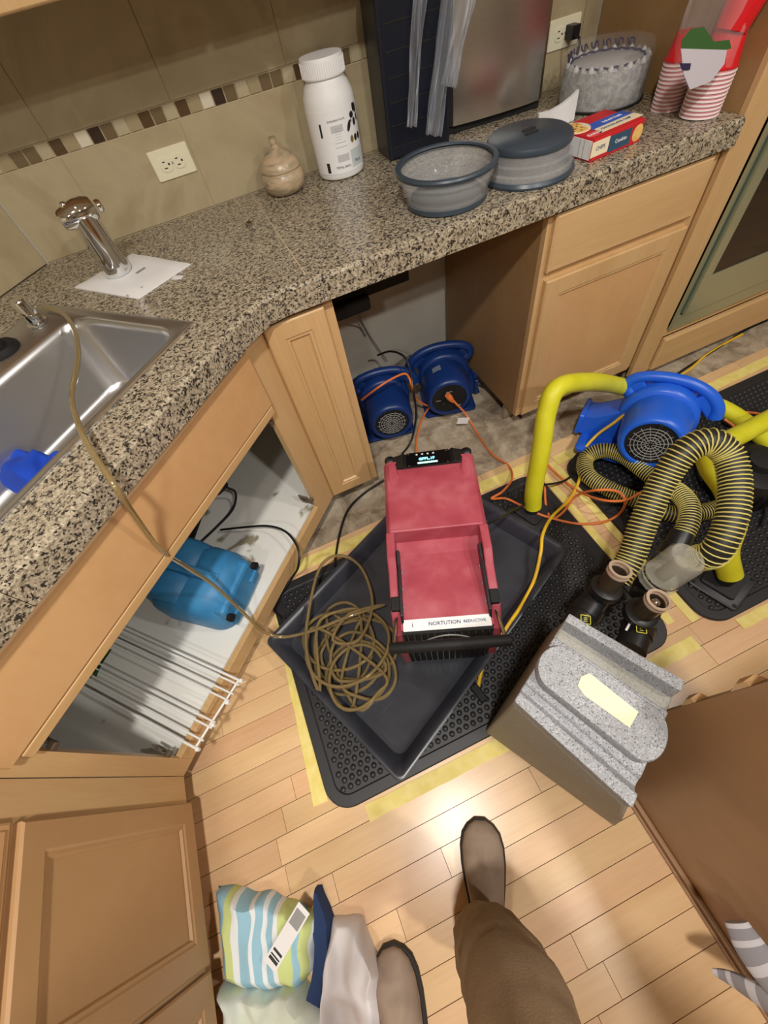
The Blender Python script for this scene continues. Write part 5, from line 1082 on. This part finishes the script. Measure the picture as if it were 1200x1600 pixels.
# rags in the sink
def cloth(name, pts, z, h, mt, label, cat='cloth', n=26, seed=1, wr_=.35, uvmat=True, group=None, parent=None, floor=.0015):
    from mathutils import noise
    c = [Vector((p[0], p[1], 0)) for p in pts]
    V = []; F = []; UV = []
    m_ = len(c) // 2 - 1
    top_, bot_ = c[:len(c) // 2], c[len(c) // 2:][::-1]
    def pl(L_, u):
        u *= (len(L_) - 1); i = min(int(u), len(L_) - 2); return L_[i].lerp(L_[i + 1], u - i)
    for s in (1, 0):
        for i in range(n + 1):
            for j in range(n + 1):
                u, v = i / n, j / n
                p = pl(top_, u).lerp(pl(bot_, u), v)
                e = min(u, 1 - u, v, 1 - v); prf = min(1, e * 7) ** .5
                nn = noise.noise(Vector((p.x * 16, p.y * 5, seed))) * .6 + noise.noise(Vector((p.x * 30, p.y * 14, seed + 3))) * .3
                zz = h * prf * (1 + wr_ * nn * 2)
                ed = noise.noise(Vector((p.x * 22 + seed, p.y * 22, 3))); ee = noise.noise(Vector((p.x * 22, p.y * 22 + seed, 9)))
                V.append((p.x + .006 * nn + h * .14 * ed, p.y + h * .14 * ee, z + (max(zz, .004) if s else 0))); UV.append((u, v))
    N = (n + 1) ** 2
    for s in (0, 1):
        for i in range(n):
            for j in range(n):
                a = s * N + i * (n + 1) + j; q = (a, a + 1, a + n + 2, a + n + 1); F.append(q if s else q[::-1])
    bd_ = [i * (n + 1) for i in range(n + 1)] + [n * (n + 1) + j for j in range(1, n + 1)] + [i * (n + 1) + n for i in range(n - 1, -1, -1)] + [j for j in range(n - 1, 0, -1)]
    for a, b in zip(bd_, bd_[1:] + bd_[:1]): F.append((a, b, b + N, a + N))
    o = mk(name, (V, F), mt, parent, smooth=60)
    uv = o.data.uv_layers.new(name='UVMap')
    for l in o.data.loops: uv.data[l.index].uv = UV[l.vertex_index]
    if label: tag(o, label, cat, group)
    return o
def stripes(name, stops, axis=0, rough=.95):
    m = mat(name, (1, 1, 1), rough); L_ = m.node_tree.links; tc = nd(m, 'ShaderNodeTexCoord'); sp = nd(m, 'ShaderNodeSeparateXYZ')
    r = ramp(m, stops, 'CONSTANT'); L_.new(tc.outputs['UV'], sp.inputs[0]); L_.new(sp.outputs[axis], r.inputs[0]); L_.new(r.outputs[0], m.node_tree.nodes['Principled BSDF'].inputs['Base Color'])
    return m
cb_, cg_, cw2 = srgb(156, 200, 220), srgb(208, 220, 146), srgb(234, 240, 242)
smt = stripes('striped_terry', [(0, cb_), (.14, cg_), (.22, cw2), (.28, cb_), (.38, cw2), (.42, cb_), (.50, cw2), (.54, cb_), (.60, cw2), (.64, cg_), (.76, cb_), (.84, cg_), (.93, cw2)])
cloth('striped_towel', [(-0.7038, 0.0251, 0.0700), (-0.6352, -0.0062, 0.0700), (-0.5659, -0.0428, 0.0700), (-0.5019, -0.0908, 0.0700), (-0.4454, -0.1375, 0.0700), (-0.4990, -0.2190, 0.0700), (-0.5427, -0.2341, 0.0700), (-0.6064, -0.2101, 0.0700), (-0.6609, -0.1896, 0.0700), (-0.7120, -0.1543, 0.0700)], 0, .075, smt, 'crumpled terry towel with light blue, lime and white stripes beside the left cabinet', 'towel', seed=2, wr_=.22)
cloth('white_towel', [(-0.7264, -0.1497, 0.0500), (-0.6707, -0.1763, 0.0500), (-0.5982, -0.2070, 0.0500), (-0.5224, -0.2217, 0.0500), (-0.4786, -0.3058, 0.0500), (-0.5649, -0.3131, 0.0500), (-0.6495, -0.2916, 0.0500), (-0.7277, -0.2725, 0.0500)], 0, .082, noisy('terry_white', srgb(224, 230, 228), srgb(214, 222, 204), 8, .95, c3=srgb(234, 238, 236)), 'rumpled pale towel below the striped towel at the bottom edge', 'towel', seed=6, wr_=.4)
cloth('navy_cloth', [(-0.4495, -0.0776, 0.0500), (-0.4347, -0.0861, 0.0500), (-0.4236, -0.1507, 0.0500), (-0.4507, -0.2103, 0.0500), (-0.4910, -0.3012, 0.0500), (-0.5546, -0.2775, 0.0500), (-0.5067, -0.2331, 0.0500), (-0.4762, -0.1777, 0.0500), (-0.4627, -0.1354, 0.0500), (-0.4564, -0.0942, 0.0500)], 0, .055, M['navy_cloth'], 'narrow navy blue cloth strip between the striped towel and the white cloth', 'cloth', seed=9, wr_=.15, n=20)
cloth('white_cloth', [(-0.4226, -0.1511, 0.0600), (-0.3760, -0.1622, 0.0600), (-0.3526, -0.1762, 0.0600), (-0.3499, -0.2238, 0.0600), (-0.3512, -0.2783, 0.0600), (-0.3682, -0.3627, 0.0600), (-0.4274, -0.3598, 0.0600), (-0.5203, -0.3256, 0.0600), (-0.4836, -0.2597, 0.0600), (-0.4574, -0.2049, 0.0600)], 0, .070, M['white_cloth'], 'white crumpled cloth lying beside the left boot', 'cloth', seed=12, wr_=.75, n=44)
tg = tag(mk('laundry_tag', xf(box(-.062, .062, -.018, .018, 0, .0008), T(*(-0.5130, -0.1312, 0.0980), rz=.55)), M['white']), 'white printed care tag on the striped towel', 'tag')
for k, (x, w) in enumerate(((-.052, .006), (-.044, .003), (-.036, .005))):
    mk('tag_print', xf(box(x, x + w, -.013, .013, .0008, .0012), T(*(-0.5130, -0.1312, 0.0980), rz=.55)), pdk, tg)
mk('tag_print', xf(box(.02, .052, -.014, .014, .0008, .0012), T(*(-0.5130, -0.1312, 0.0980), rz=.55)), M['grille_grey'], tg) 
sr = cloth('blue_rag', [(-0.7307, 1.0610, 0.8000), (-0.6308, 1.0063, 0.8000), (-0.5814, 0.9674, 0.8000), (-0.5033, 0.9255, 0.8000), (-0.5766, 0.9014, 0.8000), (-0.5913, 0.8172, 0.8000), (-0.6481, 0.8894, 0.8000), (-0.7122, 0.9364, 0.8000)], .726, .055, M['rag_blue'], 'crumpled blue cloth hanging into the left of the sink', 'cloth', seed=3, wr_=.5)
cloth('blue_rag', [(-0.4239, 0.8100, 0.8650), (-0.3939, 0.8777, 0.8650), (-0.3680, 0.8984, 0.8650), (-0.3569, 0.8821, 0.8650), (-0.3774, 0.8453, 0.8650), (-0.4076, 0.7922, 0.8650)], .835, .03, M['rag_blue'], 'small blue cloth end beside the sink drain', 'cloth', seed=4, wr_=.3, n=12)
# banded grey cloth at the island
def banded(P, r, label, name='grey_cloth'):
    V, F = tube(P, r, 16, smooth=8, flat=.45); o = mk(name, (V, F), M['white'], smooth=True, mats=[mat('cloth_grey', srgb(142, 138, 142), .95) if 'cloth_grey' not in bpy.data.materials else bpy.data.materials['cloth_grey'], mat('cloth_pale', srgb(196, 192, 196), .95) if 'cloth_pale' not in bpy.data.materials else bpy.data.materials['cloth_pale']])
    for p in o.data.polygons:
        ring = p.vertices[0] // 16; p.material_index = 1 if (ring // 3) % 3 == 0 else 0
    return tag(o, label, 'cloth')
banded([(0.3533, -0.3964, 0.3000), (0.3506, -0.4148, 0.3000), (0.3500, -0.4384, 0.3000), (0.3579, -0.4740, 0.3000), (0.3728, -0.5181, 0.3000)], lambda t: .020 + .020 * t, 'upper grey and white banded fabric fold at the right edge before the island')
banded([(0.2934, -0.4697, 0.2000), (0.3077, -0.4792, 0.2100), (0.3228, -0.4924, 0.2300), (0.3406, -0.5121, 0.2600), (0.3626, -0.5363, 0.2800)], lambda t: .008 + .034 * t, 'lower grey and white banded fabric fold with a thin tip before the island')

# ================================================================ PERSON
pe = thing('person', 'person seen from above, in brown trousers and worn brown leather boots', 'person', (-.16, -.36, 0))
def boot(toe, heel, parent, name='boot'):
    toe, heel = Vector(toe), Vector(heel); d = (toe - heel); Lb = d.length; d.normalize(); s = Vector((-d.y, d.x, 0))
    Lb = .300; heel = toe - d * Lb
    sec = [(.0, .030, .085), (.03, .036, .10), (.08, .037, .115), (.13, .036, .105), (.17, .044, .082), (.21, .050, .066), (.245, .0505, .058), (.272, .044, .050), (.290, .030, .042), (.299, .014, .034)]
    rings = []
    for t, w, h in sec:
        ring = []
        for k in range(20):
            a = 2 * PI * k / 20; c, q = math.cos(a), math.sin(a)
            x = w * (abs(c) ** .75) * (1 if c > 0 else -1); z = .018 + (h - .018) * (.5 + .5 * (abs(q) ** .8) * (1 if q > 0 else -1))
            p = heel + d * t + s * x; ring.append((p.x, p.y, z))
        rings.append(ring)
    b = mk(name, loft(rings), M['boot'], parent, smooth=60)
    ol = [(-.004, .001)] + [(t, w + .006) for t, w, h in sec[:-1]] + [(.3045, .014)]
    pts = [heel + d * t + s * w for t, w in ol] + [heel + d * t - s * w for t, w in ol[::-1]]
    mk('sole', loft([[(p.x, p.y, z) for p in pts] for z in (0, .024)]), M['sole'], b, bevel=.003)
    sh = heel + d * .075
    mk('shaft', tube([(sh.x, sh.y, .07), (sh.x, sh.y, .15), (sh.x, sh.y, .22)], .050, 18, smooth=3), M['boot'], b, smooth=True)
    return b
boot((0.0114, -0.1176, 0.0300), (-0.0839, -0.3234, 0.0300), pe)
boot((-0.3133, -0.2472, 0.0300), (-0.3308, -0.4069, 0.0300), pe)
def legs():
    bm = bmesh.new(); sl = None
    P = {'hip': (-.17, -.50, .96), 'waist': (-.17, -.52, 1.08), 'rh': (-.075, -.47, .90), 'rk': (-.050, -.285, .56), 'rk2': (-.060, -.270, .40), 'ra': (-.088, -.285, .16), 'ra2': (-.093, -.290, .085),
         'lh': (-.27, -.50, .90), 'lk': (-.290, -.44, .52), 'la': (-.300, -.475, .16), 'la2': (-.300, -.478, .085)}
    R = {'hip': .125, 'waist': .13, 'rh': .095, 'rk': .078, 'rk2': .078, 'ra': .066, 'ra2': .062, 'lh': .095, 'lk': .076, 'la': .064, 'la2': .060}
    E = [('hip', 'waist'), ('hip', 'rh'), ('rh', 'rk'), ('rk', 'rk2'), ('rk2', 'ra'), ('ra', 'ra2'), ('hip', 'lh'), ('lh', 'lk'), ('lk', 'la'), ('la', 'la2')]
    names = list(P); me = bpy.data.meshes.new('trousers'); me.from_pydata([P[n] for n in names], [(names.index(a), names.index(b)) for a, b in E], [])
    o = bpy.data.objects.new('trousers', me); COL.objects.link(o)
    sk_ = o.modifiers.new('skin', 'SKIN'); lay = me.skin_vertices[0] if me.skin_vertices else None
    for i, n in enumerate(names):
        v = me.skin_vertices[0].data[i]; v.radius = (R[n], R[n]); v.use_root = (n == 'hip')
    sb = o.modifiers.new('sub', 'SUBSURF'); sb.levels = 2; sb.render_levels = 2
    dg = bpy.context.evaluated_depsgraph_get(); dg.update(); m2_ = bpy.data.meshes.new_from_object(o.evaluated_get(dg))
    V = [v.co.copy() for v in m2_.vertices]; F = [tuple(p.vertices) for p in m2_.polygons]
    bpy.data.objects.remove(o)
    from mathutils import noise
    V2 = []
    for v in V:
        k = noise.noise(Vector((v.x * 9, v.y * 9, v.z * 26))) * .009 * (1.6 if v.z < .4 else 1)
        c = Vector((-.07 if v.x > -.18 else -.295, -.3 if v.x > -.18 else -.47, v.z)); dr_ = (v - c); dr_.z = 0
        V2.append(tuple(v + (dr_.normalized() * k if dr_.length > 1e-4 else Vector())))
    return V2, F
mk('trousers', legs(), M['trouser'], pe, smooth=80)

# upper body, above and behind the camera: one continuous skinned figure, with the shirt and hair as clothing on it
def skinned(P, R, E, root, lv=2):
    names = list(P); me = bpy.data.meshes.new('fig'); me.from_pydata([P[n] for n in names], [(names.index(a), names.index(b)) for a, b in E], [])
    o = bpy.data.objects.new('fig', me); COL.objects.link(o); o.modifiers.new('skin', 'SKIN')
    for i, n in enumerate(names):
        v = me.skin_vertices[0].data[i]; r = R[n]; v.radius = r if isinstance(r, tuple) else (r, r); v.use_root = (n == root)
    sb = o.modifiers.new('sub', 'SUBSURF'); sb.levels = lv; sb.render_levels = lv
    dg = bpy.context.evaluated_depsgraph_get(); dg.update(); m2_ = bpy.data.meshes.new_from_object(o.evaluated_get(dg))
    g = ([tuple(v.co) for v in m2_.vertices], [tuple(p.vertices) for p in m2_.polygons])
    bpy.data.objects.remove(o); return g
bP = {'pel': (-.17, -.51, 1.0), 'ch': (-.17, -.55, 1.28), 'nk': (-.17, -.55, 1.43), 'n2': (-.17, -.54, 1.46), 'h1': (-.17, -.508, 1.54), 'h2': (-.17, -.51, 1.645)}
bR = {'pel': .08, 'ch': .07, 'nk': .056, 'n2': .056, 'h1': .080, 'h2': .090}
bE = [('pel', 'ch'), ('ch', 'nk'), ('nk', 'n2'), ('n2', 'h1'), ('h1', 'h2')]
sP = {'b': (-.17, -.505, .95), 'w': (-.17, -.52, 1.04), 'c1': (-.17, -.54, 1.20), 'c2': (-.17, -.555, 1.33), 'n': (-.17, -.55, 1.425)}
sR = {'b': .150, 'w': .145, 'c1': .140, 'c2': .125, 'n': .066}
sE = [('b', 'w'), ('w', 'c1'), ('c1', 'c2'), ('c2', 'n')]
bP['thr'] = (-.075, -.47, .88); bP['knr'] = (-.052, -.285, .5); bP['anr'] = (-.09, -.29, .10); bP['thl'] = (-.27, -.50, .88); bP['knl'] = (-.29, -.44, .5); bP['anl'] = (-.30, -.478, .10)
for n_ in ('thr', 'thl'): bR[n_] = .06
for n_ in ('knr', 'knl'): bR[n_] = .05
for n_ in ('anr', 'anl'): bR[n_] = .04
bE += [('pel', 'thr'), ('thr', 'knr'), ('knr', 'anr'), ('pel', 'thl'), ('thl', 'knl'), ('knl', 'anl')]
for s_, q in ((1, 'r'), (-1, 'l')):
    x0 = -.17
    bP['sh' + q] = (x0 + s_ * .180, -.55, 1.335); bP['el' + q] = (x0 + s_ * .25, -.52, 1.08); bP['wr' + q] = (x0 + s_ * .15, -.335, 1.215); bP['pa' + q] = (x0 + s_ * .125, -.295, 1.250)
    bR['sh' + q] = .045; bR['el' + q] = .042; bR['wr' + q] = .027; bR['pa' + q] = (.036, .018)
    bE += [('ch', 'sh' + q), ('sh' + q, 'el' + q), ('el' + q, 'wr' + q), ('wr' + q, 'pa' + q)]
    for f in range(4):
        o_ = Vector(bP['pa' + q]) + Vector((s_ * (.012 - f * .004), .004 - f * .002, .024 - f * .016)); d_ = Vector((-s_ * .5, .75, .12)).normalized(); L_f = (.030, .034, .031, .025)[f]
        for j, (t_, bend) in enumerate(((.9, 0), (1.9, -.006), (2.6, -.020))):
            k_ = q + 'f%d%d' % (f, j); bP[k_] = tuple(o_ + d_ * L_f * t_ + Vector((-s_ * abs(bend), bend, 0))); bR[k_] = .0092 - j * .001
            bE.append((('pa' + q) if j == 0 else q + 'f%d%d' % (f, j - 1), k_))
    for j in range(2):
        k_ = q + 't%d' % j; bP[k_] = tuple(Vector(bP['wr' + q]) + Vector((-s_ * (.028 + j * .022), .030 + j * .022, .045 + j * .012))); bR[k_] = .011 - j * .001
        bE.append((('wr' + q) if j == 0 else q + 't0', k_))
    sP['s' + q] = (x0 + s_ * .185, -.55, 1.345); sP['e' + q] = (x0 + s_ * .252, -.522, 1.078); sP['c' + q] = (x0 + s_ * .165, -.355, 1.200)
    sR['s' + q] = .066; sR['e' + q] = .056; sR['c' + q] = .040
    sE += [('c2', 's' + q), ('s' + q, 'e' + q), ('e' + q, 'c' + q)]
bd_ = mk('body', skinned(bP, bR, bE, 'pel'), M['skin'], pe, smooth=80)
def oval(cx, cy, z, a, b, n=28): return [(cx + a * math.cos(2 * PI * k / n), cy + b * math.sin(2 * PI * k / n), z) for k in range(n)]
tors = loft([oval(-.17, yy, z, a, b) for yy, z, a, b in ((-.512, .955, .176, .138), (-.515, 1.03, .172, .134), (-.53, 1.14, .168, .122), (-.545, 1.26, .182, .122), (-.55, 1.34, .188, .112), (-.55, 1.385, .170, .095), (-.55, 1.412, .110, .078), (-.548, 1.428, .066, .064))])
slv = [tube([(-.17 + s_ * .150, -.55, 1.345), (-.17 + s_ * .205, -.55, 1.30), (-.17 + s_ * .245, -.535, 1.18), (-.17 + s_ * .25, -.520, 1.085), (-.17 + s_ * .215, -.440, 1.120), (-.17 + s_ * .165, -.360, 1.195)], lambda t: .066 - .024 * t, 18, smooth=6) for s_ in (-1, 1)]
mk('shirt', join(tors, *slv), M['shirt'], pe, smooth=80)
mk('hair', xf(loft([[(r * .98 * math.cos(a), r * 1.12 * math.sin(a) - .012, z + (.035 if math.sin(a) > .4 else 0) * (1 if z < .04 else 0)) for a in [2 * PI * k / 24 for k in range(24)]] for r, z in ((.080, -.01), (.086, .03), (.082, .07), (.062, .105), (.03, .122), (.004, .126))], False, True), T(-.17, -.515, 1.625)), M['hair'], pe, smooth=80)
mk('nose', xf(loft([[(x * w, y, z) for x, y in ((-1, 0), (0, 1.0 * .02 * d), (1, 0), (0, -.004))] for w, d, z in ((.005, .5, .03), (.010, 1.1, .005), (.013, 1.5, -.006), (.009, .8, -.014))]), T(-.17, -.424, 1.590)), M['skin'], bd_, smooth=80)
for s_ in (-1, 1):
    mk('eye', xf(lathe([(.001, -.006), (.006, -.004), (.008, 0), (.006, .004), (.001, .006)], 12), T(-.17 + s_ * .030, -.424, 1.618)), M['white'], bd_, smooth=True)
    mk('ear', xf(lathe([(.001, -.006), (.018, -.004), (.020, .002), (.012, .006), (.001, .004)], 14), T(-.17 + s_ * .078, -.512, 1.612, 0, PI / 2)), M['skin'], bd_, smooth=True)
mk('mouth', box(-.192, -.148, -.434, -.427, 1.556, 1.562), mat('lips', srgb(170, 96, 88), .5), bd_)
